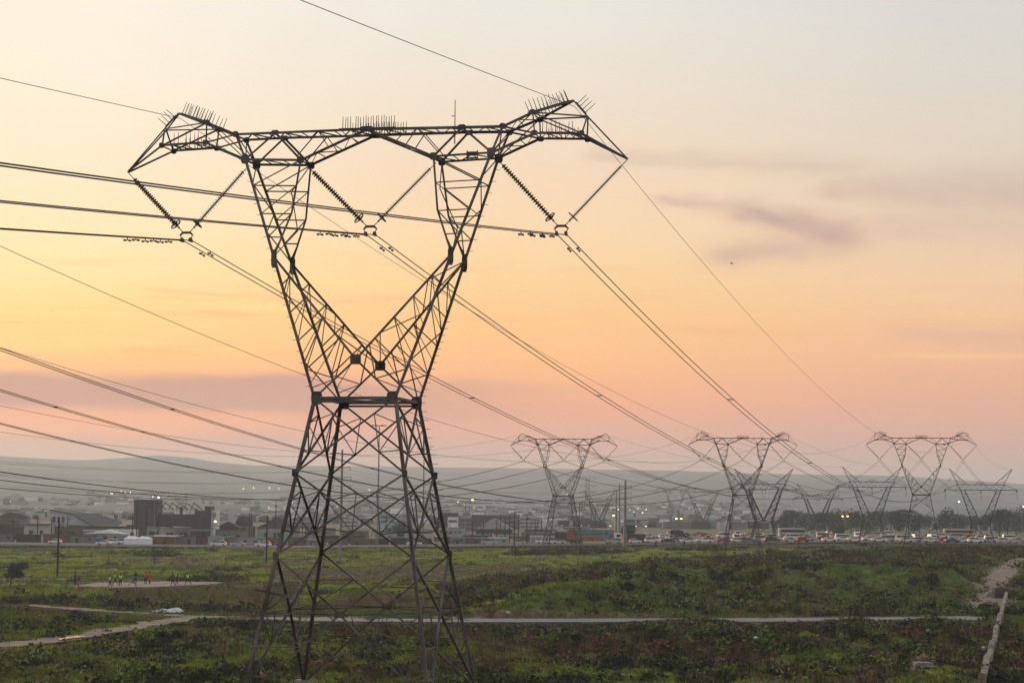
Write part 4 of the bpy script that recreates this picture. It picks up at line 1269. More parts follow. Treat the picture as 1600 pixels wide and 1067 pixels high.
mast(589.5, 630, 37.5, 'tallest high mast light, seen through the huge pylon'); mast(660.5, 660, 31., 'high mast light just right of the huge pylon')
mast(727, 700, 13.8, 'low high mast light right of the huge pylon, by the white church')
# slim lattice mast in the haze
root = empty('lattice_mast', px_at(917.5, 880), -.1, 'slim lattice mast with three crossarms, faint behind the plain pylon', 'pylon')
M = MB()
for sx in (-1, 1):
    for sy in (-1, 1): M.angle(Vector((sx * 2.6, sy * 2.6, 0)), Vector((sx * .75, sy * .75, 17)), (sx, sy, 0), .17); M.angle(Vector((sx * .75, sy * .75, 17)), Vector((sx * .7, sy * .7, 24.5)), (sx, sy, 0), .14)
for s_ in (-1, 1):
    for k in range(5):
        t0, t1 = k / 5, (k + 1) / 5; w0, w1 = 2.6 - 1.85 * t0, 2.6 - 1.85 * t1
        x_panel(M, Vector((-w1, s_ * w1, 17 * t1)), Vector((-w0, s_ * w0, 17 * t0)), Vector((w1, s_ * w1, 17 * t1)), Vector((w0, s_ * w0, 17 * t0)), Vector((0, s_, 0)), .1, .06, False)
    zigzag(M, Vector((-.75, s_ * .75, 17)), Vector((-.7, s_ * .7, 24.5)), Vector((.75, s_ * .75, 17)), Vector((.7, s_ * .7, 24.5)), Vector((0, s_, 0)), 6, .09)
M.build('mast_body', STEEL, root)
for z in (17.5, 20.5, 23.8):
    for s_ in (-1, 1):
        M = MB()
        for y in (-.7, .7): M.angle(Vector((s_ * .7, y, z)), Vector((s_ * 3.9, 0, z + .2)), (0, 0, 1), .12); M.angle(Vector((s_ * .7, y, z + 1.1)), Vector((s_ * 3.9, 0, z + .2)), (0, 0, 1), .1)
        M.build('crossarm', STEEL, root)

# ---- vehicles
GLASS = mat('car_window_glass', (.02, .022, .025), .38)
TYRE = mat('tyre_rubber', (.02, .02, .02), .85); RIM = mat('wheel_rim', (.3, .3, .3), .4, .6)
HEAD = mat('headlight', (.8, .78, .7), .3, emit=(1., .9, .72), es=.7); HEADOFF = mat('headlight_off', (.5, .5, .5), .3)
TAIL = mat('tail_light', (.35, .02, .02), .4, emit=(1., .10, .06), es=3.2); TRIM = mat('bumper_trim', (.04, .04, .042), .6)
PAINT_ = {n: mat('car_paint_' + n, c, .32, .1) for n, c in dict(white=(.66, .66, .66), silver=(.38, .39, .40), grey=(.14, .145, .15), black=(.025, .025, .028), red=(.30, .025, .02), blue=(.035, .06, .16), beige=(.40, .34, .26)).items()}
PROF = dict(
    suv=dict(L=4.7, W=1.86, p=[(-2.35, .42), (-2.36, .92), (-2.2, 1.0), (-1.15, 1.12), (-.5, 1.68), (.2, 1.76), (1.85, 1.72), (2.25, 1.16), (2.34, .95), (2.33, .42)], win=[[(-1.0, 1.14), (-.5, 1.60), (.25, 1.66), (.25, 1.14)], [(.35, 1.14), (.35, 1.66), (1.75, 1.62), (2.0, 1.14)]], ws=((-1.12, 1.14), (-.53, 1.66)), rw=((2.22, 1.2), (1.9, 1.66)), wb=1.4, wr=.37),
    sedan=dict(L=4.5, W=1.78, p=[(-2.25, .34), (-2.26, .76), (-2.0, .86), (-1.05, .96), (-.35, 1.40), (.2, 1.46), (.85, 1.42), (1.55, 1.04), (2.15, .98), (2.26, .85), (2.25, .36)], win=[[(-.9, .98), (-.35, 1.33), (.22, 1.38), (.22, .98)], [(.3, .98), (.3, 1.38), (.82, 1.35), (1.4, 1.03)]], ws=((-1.02, .98), (-.38, 1.38)), rw=((1.52, 1.06), (.9, 1.39)), wb=1.32, wr=.32),
    hatch=dict(L=3.9, W=1.7, p=[(-1.95, .36), (-1.96, .80), (-1.75, .90), (-1.0, 1.0), (-.35, 1.46), (.3, 1.52), (1.45, 1.46), (1.85, 1.0), (1.95, .8), (1.94, .38)], win=[[(-.86, 1.02), (-.35, 1.39), (.2, 1.43), (.2, 1.02)], [(.28, 1.02), (.28, 1.43), (1.3, 1.38), (1.62, 1.04)]], ws=((-.98, 1.02), (-.38, 1.44)), rw=((1.82, 1.04), (1.5, 1.43)), wb=1.2, wr=.31),
    minibus=dict(L=4.9, W=1.8, p=[(-2.45, .4), (-2.46, .95), (-2.25, 1.15), (-1.55, 1.9), (-1.2, 2.03), (2.25, 2.05), (2.42, 1.2), (2.43, .42)], win=[[(-1.95, 1.22), (-1.5, 1.78), (-.8, 1.82), (-.8, 1.22)], [(-.7, 1.22), (-.7, 1.82), (2.15, 1.82), (2.25, 1.22)]], ws=((-2.2, 1.22), (-1.6, 1.84)), rw=((2.42, 1.25), (2.28, 1.88)), wb=1.5, wr=.34),
    pickup=dict(L=5.1, W=1.84, p=[(-2.55, .45), (-2.56, .98), (-2.4, 1.04), (-1.4, 1.12), (-.8, 1.66), (-.3, 1.74), (.55, 1.70), (.8, 1.14), (2.5, 1.12), (2.54, .5)], win=[[(-1.25, 1.14), (-.8, 1.58), (-.2, 1.64), (-.2, 1.14)], [(-.1, 1.14), (-.1, 1.64), (.48, 1.62), (.66, 1.14)]], ws=((-1.38, 1.14), (-.83, 1.64)), rw=((.78, 1.2), (.6, 1.62)), wb=1.6, wr=.38))


def car_body(M, P, mi=0):
    hw = lambda z: P['W'] / 2 * (1 - .22 * max(0., min(1., (z - 1.0) / .9)) if P['p'][4][1] < 1.85 else 1 - .10 * max(0., min(1., (z - 1.1) / .9)))
    pts = P['p']; k = len(pts); vs = [(x, -hw(z), z) for x, z in pts] + [(x, hw(z), z) for x, z in pts]
    M.add(vs, [tuple(range(k)), tuple(range(2 * k - 1, k - 1, -1))] + [((i + 1) % k, i, i + k, (i + 1) % k + k) for i in range(k)], mi)
    return hw


def car_windows(M, P, hw, mi=0):
    for s_ in (-1, 1):
        for q in P['win']:
            vs = [(x, s_ * (hw(z) + .008), z) for x, z in q]; M.add(vs + [(x, y - s_ * .02, z) for x, y, z in vs], [(0, 1, 2, 3), (7, 6, 5, 4), (0, 4, 5, 1), (1, 5, 6, 2), (2, 6, 7, 3), (3, 7, 4, 0)], mi)


def screens(M, P, hw, mi=0):
    for (x0, z0), (x1, z1) in (P['ws'], P['rw']):
        o = -.02 if x0 < 0 else .02
        vs = [(x0 + o, -hw(z0) * .9, z0 + .02), (x0 + o, hw(z0) * .9, z0 + .02), (x1 + o, hw(z1) * .9, z1 - .02), (x1 + o, -hw(z1) * .9, z1 - .02)]
        M.add(vs + [(x - o * 1.6, y, z - .01) for x, y, z in vs], [(0, 1, 2, 3), (7, 6, 5, 4), (0, 4, 5, 1), (1, 5, 6, 2), (2, 6, 7, 3), (3, 7, 4, 0)], mi)


def wheel_pts(M, x, y, r, w, mi=0): M.tube([Vector((x, y - w / 2, r)), Vector((x, y + w / 2, r))], r, 12, mi)


def make_car(kind, colour, brake=True, head=True):
    P = PROF[kind]; root = empty('car' if kind != 'minibus' else 'minibus')
    M = MB(); hw = car_body(M, P); M.build('car_body', PAINT_[colour], root)
    M = MB(); car_windows(M, P, hw); M.build('side_windows', GLASS, root)
    M = MB(); screens(M, P, hw); M.build('windscreens', GLASS, root)
    for sx in (-1, 1):
        M = MB(); M.box((sx * P['L'] / 2, 0, .5), (.12, P['W'] * .94, .2)); M.build('bumper', TRIM, root)
        for sy in (-1, 1):
            M = MB(); wheel_pts(M, sx * P['wb'], sy * (P['W'] / 2 - .08), P['wr'], .22); wl = M.build('wheel', TYRE, root)
            M = MB(); wheel_pts(M, sx * P['wb'], sy * (P['W'] / 2 + .03), P['wr'] * .6, .03); o = M.build('wheel_rim', RIM, wl)
            for v in o.data.vertices: v.co.z += P['wr'] * .4
            M = MB(); M.box((sx * (P['L'] / 2 + .01), sy * P['W'] * .38, .80 if kind != 'suv' else .9), (.06, .34, .17))
            M.build('headlight' if sx < 0 else 'tail_light', (HEAD if head else HEADOFF) if sx < 0 else TAIL, root)
    return root


_cars = {}
CG = 'cars on the highway behind the field'


def near_car(px, kind, colour, facing, label, lane=0., dy=0.):
    y = HIGHWAY_Y + lane; p = px_at(px, y, .31)
    rz = (0 if facing == 'l' else math.pi) + R(dy); key = (kind, colour)
    if key not in _cars:
        c = make_car(kind, colour); c.location = p; c.rotation_euler = (0, 0, rz); _cars[key] = c
        tag(c, label, kind if kind not in ('suv', 'hatch', 'sedan') else 'car', CG)
    else: dup(_cars[key], p, rz, label, CG)


near_car(162, 'sedan', 'white', 'l', 'white sedan in front of another white car, left of the white tents', -5)
near_car(179, 'suv', 'white', 'r', 'white offroad car partly behind the white sedan left of the tents', 4)
near_car(86, 'hatch', 'white', 'l', 'white hatchback half hidden by the lone field pole', 5)
near_car(341.5, 'suv', 'white', 'l', 'white offroad car right of the factory, next to a grey sedan', -5)
near_car(372, 'sedan', 'silver', 'l', 'silver grey sedan between two white offroad cars', 2)
near_car(411, 'suv', 'white', 'l', 'white offroad car behind the pole left of the huge pylon', -5)
near_car(500, 'sedan', 'grey', 'l', 'dark grey sedan seen between the left legs of the huge pylon', 4)
near_car(647, 'sedan', 'white', 'r', 'white sedan seen through the right legs of the huge pylon', 2)
near_car(688, 'hatch', 'silver', 'l', 'silver hatchback at the right leg of the huge pylon', 4)
near_car(764, 'minibus', 'silver', 'r', 'silver minibus right of the huge pylon with red tail lights', 2)
near_car(810, 'sedan', 'beige', 'r', 'pale sedan behind the wooden pole left of the plain pylon', 2)
near_car(850, 'pickup', 'white', 'r', 'white pickup behind the left legs of the plain pylon', 5)
near_car(873, 'hatch', 'white', 'l', 'small white hatchback between the legs of the plain pylon', 6)
near_car(960, 'suv', 'silver', 'l', 'silver offroad car just right of the painted trailer', -4)
near_car(992, 'hatch', 'white', 'r', 'white hatchback right of the thick monopole', -2)
near_car(1019, 'suv', 'white', 'r', 'white offroad car second to the right of the thick monopole', 2)
near_car(1044, 'sedan', 'black', 'r', 'black sedan under the double yellow lamp', -3)
near_car(1056, 'hatch', 'grey', 'r', 'grey hatchback behind the black sedan', 4)
near_car(1074, 'sedan', 'white', 'r', 'white sedan with red tail lights left of the middle spiked pylon', -3)
near_car(1101, 'pickup', 'white', 'r', 'white pickup left of the middle spiked pylon', -3)
near_car(1131, 'sedan', 'red', 'r', 'dark red sedan behind the left leg of the middle spiked pylon', -3)
near_car(1153, 'hatch', 'white', 'r', 'white hatchback between the legs of the middle spiked pylon', -3)
near_car(1171, 'sedan', 'grey', 'r', 'grey sedan between the legs of the middle spiked pylon', -3)
near_car(1207, 'suv', 'black', 'r', 'black offroad car just right of the middle spiked pylon', -3)
near_car(1236, 'sedan', 'silver', 'r', 'silver sedan in the near lane before the far trees', -3)

# far traffic: one mesh per vehicle, they are only a few pixels long
TG = 'vehicles in the dense far evening traffic'


def small_car(kind, colour, lights):
    P = PROF[kind]; M = MB(); hw = car_body(M, P, 0); car_windows(M, P, hw, 1); screens(M, P, hw, 1)
    for sx in (-1, 1):
        for sy in (-1, 1):
            wheel_pts(M, sx * P['wb'], sy * (P['W'] / 2 - .08), P['wr'], .22, 2)
            M.box((sx * (P['L'] / 2 + .02), sy * P['W'] * .38, .85), (.08, .36, .2), 3 if sx < 0 else 4)
    return M.build('minibus' if kind == 'minibus' else 'car', [PAINT_[colour], GLASS, TYRE, HEAD if lights else HEADOFF, TAIL])


TPROTO = []
for kind, colour, nm in (('sedan', 'white', 'small white car'), ('suv', 'white', 'tall white car'), ('hatch', 'silver', 'small silver car'), ('minibus', 'white', 'white minibus taxi'), ('sedan', 'grey', 'grey car'), ('hatch', 'red', 'small red car'), ('suv', 'black', 'tall black car'), ('sedan', 'blue', 'blue car'), ('pickup', 'silver', 'silver pickup'), ('minibus', 'silver', 'silver minibus taxi')):
    TPROTO.append([small_car(kind, colour, len(TPROTO) % 3 == 0), f'{nm} far off among the dense evening traffic beyond the scrub', 'minibus' if kind == 'minibus' else 'car', False])
trng = random.Random(5)
rows = [(602.5, 1255, 1600, 6.4, .06, 0), (611, 1120, 1610, 6.6, .10, 1), (622, 985, 1610, 8., .25, 0), (640, 1010, 1610, 8., .3, 1), (660, 1000, 1610, 9., .35, 0), (684, 985, 1610, 9.5, .38, 1), (712, 1010, 1560, 11., .4, 0), (745, 1040, 1480, 13., .4, 1), (776, 990, 1300, 13., .45, 0)]
ncar = 0
for yy, pa, pb, stp, skip, fc_ in rows:
    x = px_at(pa, yy).x; xe = px_at(pb, yy).x
    while x < xe:
        if trng.random() > skip and ncar < 270:
            k = trng.choices(range(10), [5, 4, 4, 4, 3, 1.5, 1.5, 1.5, 1.5, 2])[0]; pr = TPROTO[k]; yv = yy + trng.uniform(-1., 1.); p = roadz(x, yv, .31)
            rz = (math.pi if fc_ == 0 else 0) + trng.uniform(-.12, .12) + (math.pi / 2 * (trng.random() < .18) if yy > 630 else 0)
            if not pr[3]: o = pr[0]; pr[3] = True
            else: o = pr[0].copy(); col.objects.link(o)
            o.location = p; o.rotation_euler = (0, 0, rz); tag(o, pr[1], pr[2], TG); ncar += 1
        x += stp * trng.uniform(.85, 1.35)
for pr in TPROTO:
    if not pr[3]: bpy.data.objects.remove(pr[0])


def bus(px, d, L, colour, label, rz=0.):
    root = empty('bus', px_at(px, d, .31), rz, label, 'bus')
    M = MB(); M.box((0, 0, 1.75), (L, 2.5, 2.6), taper=.985); M.build('bus_body', PAINT_[colour], root)
    M = MB()
    for s_ in (-1, 1): M.box((.1, s_ * 1.25, 2.15), (L * .92, .06, .85))
    M.box((-L / 2, 0, 2.0), (.06, 2.2, 1.2)); M.build('bus_windows', GLASS, root)
    M = MB(); M.box((0, 0, 3.1), (L * .8, 1.9, .16)); M.build('roof_pod', PAINT_['silver'], root)
    for sx in (-.32, .3):
        for sy in (-1.1, 1.1): M = MB(); wheel_pts(M, L * sx, sy, .48, .3); M.build('wheel', TYRE, root)
    for sy in (-1, 1): M = MB(); M.box((L / 2, sy * 1.0, 1.0), (.06, .3, .3)); M.build('tail_light', TAIL, root)
    M = MB(); M.box((0, 0, .9), (L * .99, 2.54, .35)); M.build('bus_stripe', PAINT_['red'], root)


bus(1498, 735, 11., 'beige', 'pale bus with a red stripe, highest above the traffic left of the rightmost forked pylon'); bus(1237, 690, 9., 'silver', 'silver bus in the traffic just right of the middle spiked pylon', .05)
pass

# ---- the painted trailer truck
def mural():
    m = bpy.data.materials.new('painted_trailer_mural'); m.use_nodes = True; nt = m.node_tree; nb = NB(nt); t = nt.nodes.new('ShaderNodeTexCoord'); sp = nt.nodes.new('ShaderNodeSeparateXYZ'); nt.links.new(t.outputs['Object'], sp.inputs[0])
    nz = nb.noise(t.outputs['Object'], .7, 5.); f = nb.m('ADD', nb.lerp(sp.outputs[2], 1.2, 4.2), nb.m('MULTIPLY', nb.m('SUBTRACT', nz, .5), .7))
    c = nb.ramp(f, [(.0, (.06, .02, .012, 1)), (.22, (.30, .10, .035, 1)), (.40, (.34, .15, .06, 1)), (.50, (.05, .07, .08, 1)), (.62, (.035, .16, .22, 1)), (.8, (.05, .25, .34, 1)), (1., (.03, .10, .22, 1))])
    side = nb.ss(sp.outputs[0], 5.4, 6.4); c2 = nb.mix(nb.m('MULTIPLY', side, .8), c, (.27, .09, .04, 1)); nt.links.new(c2, nt.nodes['Principled BSDF'].inputs['Base Color'])
    return m


MUR = mural(); MUR2 = mat('painted_panel', (.03, .07, .16), .6, 0, .5, .9, c2=(.20, .30, .36)); BROWN = mat('trailer_brown', (.22, .085, .05), .7, 0, .4, 1.2)
root = empty('trailer_truck', px_at(922, HIGHWAY_Y + 4, .31), 0, 'long trailer truck painted with a blue and orange mural, behind the plain pylon', 'truck')
M = MB(); M.box((0, 0, 2.75), (14., 2.5, 2.9)); M.build('trailer_box', BROWN, root)
M = MB(); M.box((-.55, -1.262, 2.75), (8.3, .02, 2.8)); M.build('mural_panel', MUR, root, False)
M = MB(); M.box((5.2, -1.262, 2.75), (2.9, .02, 2.8)); M.build('mural_panel', MUR2, root)
M = MB(); M.box((0, -1.1, 1.05), (13.6, .12, .35)); M.build('side_skirt', TRIM, root)
M = MB(); M.box((8.4, 0, 2.0), (2.2, 2.4, 2.6), taper=.9); cab = M.build('cab', PAINT_['white'], root); M = MB(); M.box((8.5, -1.16, 2.5), (1.2, .06, .8)); M.build('cab_window', GLASS, cab)
for x in (-5.6, -4.4, -3.2, 5.2, 6.2, 8.6):
    for sy in (-1.05, 1.05): M = MB(); wheel_pts(M, x, sy, .5, .3); M.build('wheel', TYRE, root)
for x in (-4.5, -1.5, 1.5, 4.5): M = MB(); M.box((x, -1.27, 1.27), (.16, .05, .1)); M.build('marker_light', TAIL, root)

# ---- buildings
WALLC = {n: mat('wall_' + n, c, .9, 0, .22, .8) for n, c in dict(grey=(.16, .16, .17), dark=(.045, .045, .052), pale=(.38, .38, .39), white=(.68, .69, .70), brown=(.105, .09, .085), cream=(.34, .32, .29), blue=(.24, .30, .36), teal=(.24, .30, .31), rust=(.14, .075, .06), deepblue=(.04, .13, .28)).items()}
ROOF = {n: mat('roof_' + n, c, .8, 0, .3, 1.5) for n, c in dict(tin=(.33, .34, .36), rust=(.13, .095, .085), dark=(.05, .05, .055), bright=(.75, .75, .73), aqua=(.30, .45, .46)).items()}
DOORM = mat('dark_doorway', (.035, .03, .03), .8)


def house(name, loc, w, d, h, wall, roof, label, group=None, cat='shack', rz=0., pitch=.25, over=.25, door=True, wins=1, flat=True, seed=0):
    rr = random.Random(seed); root = empty(name, loc, rz, label, cat, group)
    M = MB(); M.box((0, 0, h / 2 - .3), (w, d, h + .6)); M.build('wall', WALLC[wall], root)
    M = MB()
    if flat:
        a, e = h + .02 + pitch, h + .02
        M.add([(-w / 2 - over, -d / 2 - over, a), (w / 2 + over, -d / 2 - over, a - .1), (w / 2 + over, d / 2 + over, e), (-w / 2 - over, d / 2 + over, e + .1), (-w / 2 - over, -d / 2 - over, a + .12), (w / 2 + over, -d / 2 - over, a + .02), (w / 2 + over, d / 2 + over, e + .12), (-w / 2 - over, d / 2 + over, e + .22)], [(3, 2, 1, 0), (4, 5, 6, 7), (0, 1, 5, 4), (1, 2, 6, 5), (2, 3, 7, 6), (3, 0, 4, 7)])
        M.box((0, 0, h + pitch / 2), (w * .98, d * .98, pitch))
    else:
        g = pitch * w; M.add([(-w / 2 - over, -d / 2 - over, h), (w / 2 + over, -d / 2 - over, h), (0, -d / 2 - over, h + g), (-w / 2 - over, d / 2 + over, h), (w / 2 + over, d / 2 + over, h), (0, d / 2 + over, h + g)], [(0, 1, 2), (5, 4, 3), (1, 4, 5, 2), (2, 5, 3, 0), (0, 3, 4, 1)])
    M.build('roof', ROOF[roof], root)
    if door: M = MB(); M.box((w * rr.uniform(-.3, .1), -d / 2 - .01, h * .36), (.95, .08, h * .72)); M.build('door', DOORM, root)
    for k in range(wins):
        x = w * (.32 if wins == 1 else -.4 + .8 * (k + .5) / wins); M = MB(); M.box((x, -d / 2 - .01, h * .6), (min(1.1, w / (wins + 1) * .7), .07, h * .26)); wd = M.build('window', GLASS, root)
    return root


SG = 'shacks along the highway'; srg = random.Random(11)
walls_ = ['grey', 'dark', 'grey', 'grey', 'pale', 'cream', 'blue', 'teal', 'white', 'rust', 'brown', 'dark', 'grey', 'pale']; roofs_ = ['tin', 'rust', 'dark', 'tin', 'bright', 'dark', 'aqua', 'dark']
px = -8.; i = 0
while px < 872:
    w = srg.uniform(3.6, 8.2); d0 = srg.uniform(632, 644); wl, rf = srg.choice(walls_), srg.choice(roofs_)
    if 128 < px < 243: px += 6; continue
    p = px_at(px + w * 2.45, d0); i += 1
    h_ = srg.uniform(2.0, 2.8) if px < 450 else srg.uniform(1.7, 2.2)
    house('shack', p, w, 4.5, h_, wl, rf, f'{wl} shack with a {rf} roof, number {i} from the left beside the highway', SG, rz=srg.uniform(-.12, .12), wins=srg.choice([0, 1, 1, 2]), seed=i, pitch=srg.uniform(.1, .4))
    px += w * 4.9 + srg.choice([0, 2, 5, 9])
px = -8.; j = 0
while px < 880:
    w = srg.uniform(5, 11); wl, rf = srg.choice(walls_), srg.choice(roofs_); j += 1
    hh = srg.uniform(3.2, 5.4) if px < 440 else srg.uniform(2.2, 3.2)
    house('shack', px_at(px + w * 2.2, srg.uniform(664, 690)), w, 6, hh, wl, rf, f'{wl} hut with a {rf} roof, number {j} from the left in the second row', 'huts in the second row behind the highway', rz=srg.uniform(-.15, .15), wins=srg.choice([1, 2, 2, 3]), seed=100 + j, pitch=srg.uniform(.15, .5))
    px += w * 4.7 + srg.choice([0, 3, 8, 14])
px = -5.; j = 0
while px < 900:
    w = srg.uniform(7, 15); wl, rf = srg.choice(walls_), srg.choice(roofs_); j += 1
    house('far_house', px_at(px + w * 1.9, srg.uniform(735, 800)), w, 7, (srg.uniform(3., 5.) if px < 430 else srg.uniform(2.4, 3.4)), wl, rf, f'{wl} house with a {rf} roof, number {j} from the left in the hazy third row', 'houses in the hazy third row', 'house', rz=srg.uniform(-.2, .2), wins=srg.choice([2, 3, 4]), seed=200 + j, pitch=.3, flat=j % 3 > 0)
    px += w * 4. + srg.choice([2, 6, 14, 22])
# blue and white hall, white tents, two storey block by the road
house('shop_building', px_at(166, 650), 12.6, 6, 2.9, 'blue', 'bright', 'long pale blue shop with a deep blue base, left of the white tents', None, 'shop', wins=3, flat=False, pitch=.1)
root = [o for o in bpy.data.objects if o.name.startswith('shop_building')][0]
M = MB(); M.box((0, -3.05, .65), (12.62, .06, 1.3)); M.build('painted_base', WALLC['deepblue'], root)
M = MB(); M.box((-1.5, -3.4, 3.15), (4.2, .9, .2)); M.build('awning', ROOF['bright'], root)
TENT = mat('white_tent_fabric', (.78, .80, .84), .8, 0, .1, .6)
for pxx, w, lab in ((207, 5.2, 'white tent with a peaked top beside the blue shop'), (226, 4.6, 'white low tent right of the peaked tent')):
    root = empty('tent', px_at(pxx, 623), .1, lab, 'tent', 'white tents by the highway')
    M = MB(); M.box((0, 0, .95), (w, 3.5, 1.9), taper=.96); M.build('tent_wall', TENT, root)
    M = MB(); M.add([(-w / 2 - .15, -1.9, 1.85), (w / 2 + .15, -1.9, 1.85), (w / 2 + .15, 1.9, 1.85), (-w / 2 - .15, 1.9, 1.85), (-w * .2, 0, 2.75), (w * .22, 0, 2.6)], [(3, 2, 1, 0), (0, 1, 5, 4), (2, 3, 4, 5), (1, 2, 5), (3, 0, 4)]); M.build('tent_roof', TENT, root)
house('house', px_at(284, 640), 4.6, 5, 5.3, 'grey', 'bright', 'narrow two storey grey house with a bright roof edge below the factory', None, 'house', wins=1, pitch=.15)
house('house', px_at(263, 646), 4.2, 5, 5.0, 'cream', 'tin', 'cream two storey house left of the narrow grey one', None, 'house', wins=1, pitch=.15)
house('shack', px_at(258, 628), 7.0, 4, 2.6, 'rust', 'bright', 'red brown shack with a white gutter right of the white tents', None, 'shack', wins=1, pitch=.1)
house('shack', px_at(337, 625), 4.4, 4, 2.5, 'teal', 'aqua', 'pale teal shack behind the white offroad car right of the factory', None, 'shack', wins=1, pitch=.15)
house('container', px_at(998, HIGHWAY_Y + 20), 7.4, 3, 2.7, 'dark', 'dark', 'dark flat container behind the white hatchback right of the thick monopole', None, 'container', wins=0, door=True, pitch=.05)

# the big grey factory with a bare sawtooth roof
FAC = mat('dark_factory_wall', (.055, .056, .075), .9, 0, .22, .5); FACW = mat('factory_window', (.03, .032, .038), .3)
fy = 715.; root = empty('factory_building', px_at(270, fy), 0, 'large grey factory with a square tower and an open zigzag roof frame', 'factory')
k_ = fy / FPX; fx = lambda p: (p - 270) * k_
zt = lambda py: at(270, py, fy).z - root.location.z
M = MB()
M.box(((fx(213) + fx(248)) / 2, 0, zt(782) / 2), (fx(248) - fx(213), 12, zt(782))); M.build('wall', FAC, root)
M = MB(); M.box((fx(281), 1, zt(803) / 2), (fx(313) - fx(249), 10, zt(803))); M.build('wall', FAC, root)
M = MB(); M.box((fx(319), .5, zt(797) / 2), (fx(330) - fx(310), 11, zt(797))); M.build('wall', FAC, root)
M = MB(); M.box((fx(326), .2, zt(790) / 2), (fx(331) - fx(321.5), 9, zt(790))); M.build('wall', FAC, root)
M = MB(); M.box((fx(334.5), 1.5, zt(796) / 2), (fx(338.5) - fx(330.5), 8, zt(796))); M.build('stair_tower', WALLC['white'], root)
M = MB(); M.box(((fx(213) + fx(248)) / 2, 0, zt(782) + .12), (fx(248.6) - fx(212.4), 12.3, .3)); M.build('roof', ROOF['dark'], root)
for q in range(6):
    x0 = fx(248 + q * 11.2); M = MB()
    for yy in (-4,):
        M.tube([Vector((x0, yy, zt(785))), Vector((x0 + fx(284) - fx(270), yy, zt(796)))], .16, 5); M.tube([Vector((x0, yy, zt(785))), Vector((x0 - (fx(275) - fx(270)), yy, zt(796)))], .15, 5)
    M.build('roof_truss', DSTEEL, root)
for q in range(9):
    x0 = fx(250 + q * 7.0); M = MB()
    for yy in (-3.8,): M.tube([Vector((x0, yy, zt(803))), Vector((x0, yy, zt(794.5)))], .14, 5)
    M.build('roof_post', ROOF['tin'], root)
M = MB(); M.box((fx(284.5), -3.6, zt(797)), (fx(286.5) - fx(282.5), 1.2, zt(791) - zt(803))); M.build('vent_stack', FAC, root); M = MB(); M.box((fx(308), -3.6, zt(799)), (fx(310) - fx(306.5), 1.2, zt(794) - zt(804))); M.build('vent_stack', FAC, root)
for q in range(7): M = MB(); M.box((fx(254 + q * 8), -4.02, zt(815)), (1.0, .08, 1.1)); M.build('window', FACW, root)
for q in range(3): M = MB(); M.box((fx(333 + q * 1.8), -2.52, zt(803 + 3 * (q % 2))), (.3, .06, 1.2)); M.build('window', FACW, root)

# white gable hall with a long sloping dark roof
hy = 735.; root = empty('sloping_hall', px_at(125, hy), 0, 'white walled hall with a long dark roof sloping down to the right', 'hall')
k_ = hy / FPX; hx = lambda p: (p - 125) * k_
zt2 = lambda py: at(125, py, hy).z - root.location.z
M = MB(); M.prism([Vector((hx(78), 0, 0)), Vector((hx(146), 0, 0)), Vector((hx(143), 0, zt2(820))), Vector((hx(112), 0, zt2(803))), Vector((hx(78), 0, zt2(797.5)))], None, (0, 1, 0), 22); M.build('wall', mat('pale_blue_wall', (.36, .42, .52), .8, 0, .12, .3), root)
M = MB(); M.add([(hx(77), -.6, zt2(796.4)), (hx(112), -.6, zt2(802)), (hx(146), -.6, zt2(821)), (hx(180), -.2, zt2(822)), (hx(172), 22.6, zt2(815)), (hx(130), 22.6, zt2(802.5)), (hx(77), 22.6, zt2(796.2)), (hx(112), 10, zt2(801.8))], [(0, 1, 7), (1, 2, 7), (2, 5, 7), (2, 3, 4, 5), (5, 6, 7), (6, 0, 7)])
o = M.build('roof', ROOF['dark'], root); md = o.modifiers.new('thick', 'SOLIDIFY'); md.thickness = .3
M = MB(); M.box((hx(155), -2, zt2(829)), (hx(197) - hx(113), 6, zt2(822) - zt2(836))); M.build('side_wing', WALLC['brown'], root)
M = MB(); M.box((hx(155), -2, zt2(821.8)), (hx(198) - hx(112), 6.6, .35)); M.build('wing_roof', ROOF['dark'], root)
for q in range(3): M = MB(); M.box((hx(84 + q * 7), -.03, zt2(812)), (1.0, .08, 2.2)); M.build('window', FACW, root)
# round roofs
for pxx, d, w, h, lab in ((22, 900, 13., 7., 'round roofed grey hall far left in the haze'), (381, 760, 6.4, 8.4, 'round dark barn roof right of the factory'), (415, 790, 6., 5., 'small round roofed shed left of the huge pylon')):
    root = empty('barn', px_at(pxx, d), .1, lab, 'barn'); M = MB(); M.box((0, 0, h * .3), (w, 9, h * .6)); M.build('wall', WALLC['grey'], root)
    M = MB(); M.prism([Vector((w / 2 * math.cos(t), -5, h * .6 + h * .4 * math.sin(t))) for t in np.linspace(0, math.pi, 13)], None, (0, 1, 0), 10); M.build('roof', ROOF['dark'], root)
    M = MB(); M.box((0, -4.55, h * .35), (w * .3, .1, h * .3)); M.build('window', FACW, root)
house('house', px_at(357, 735), 7.0, 6, 4.6, 'dark', 'dark', 'dark gabled house between the factory and the round barn', None, 'house', wins=2, pitch=.28, flat=False)
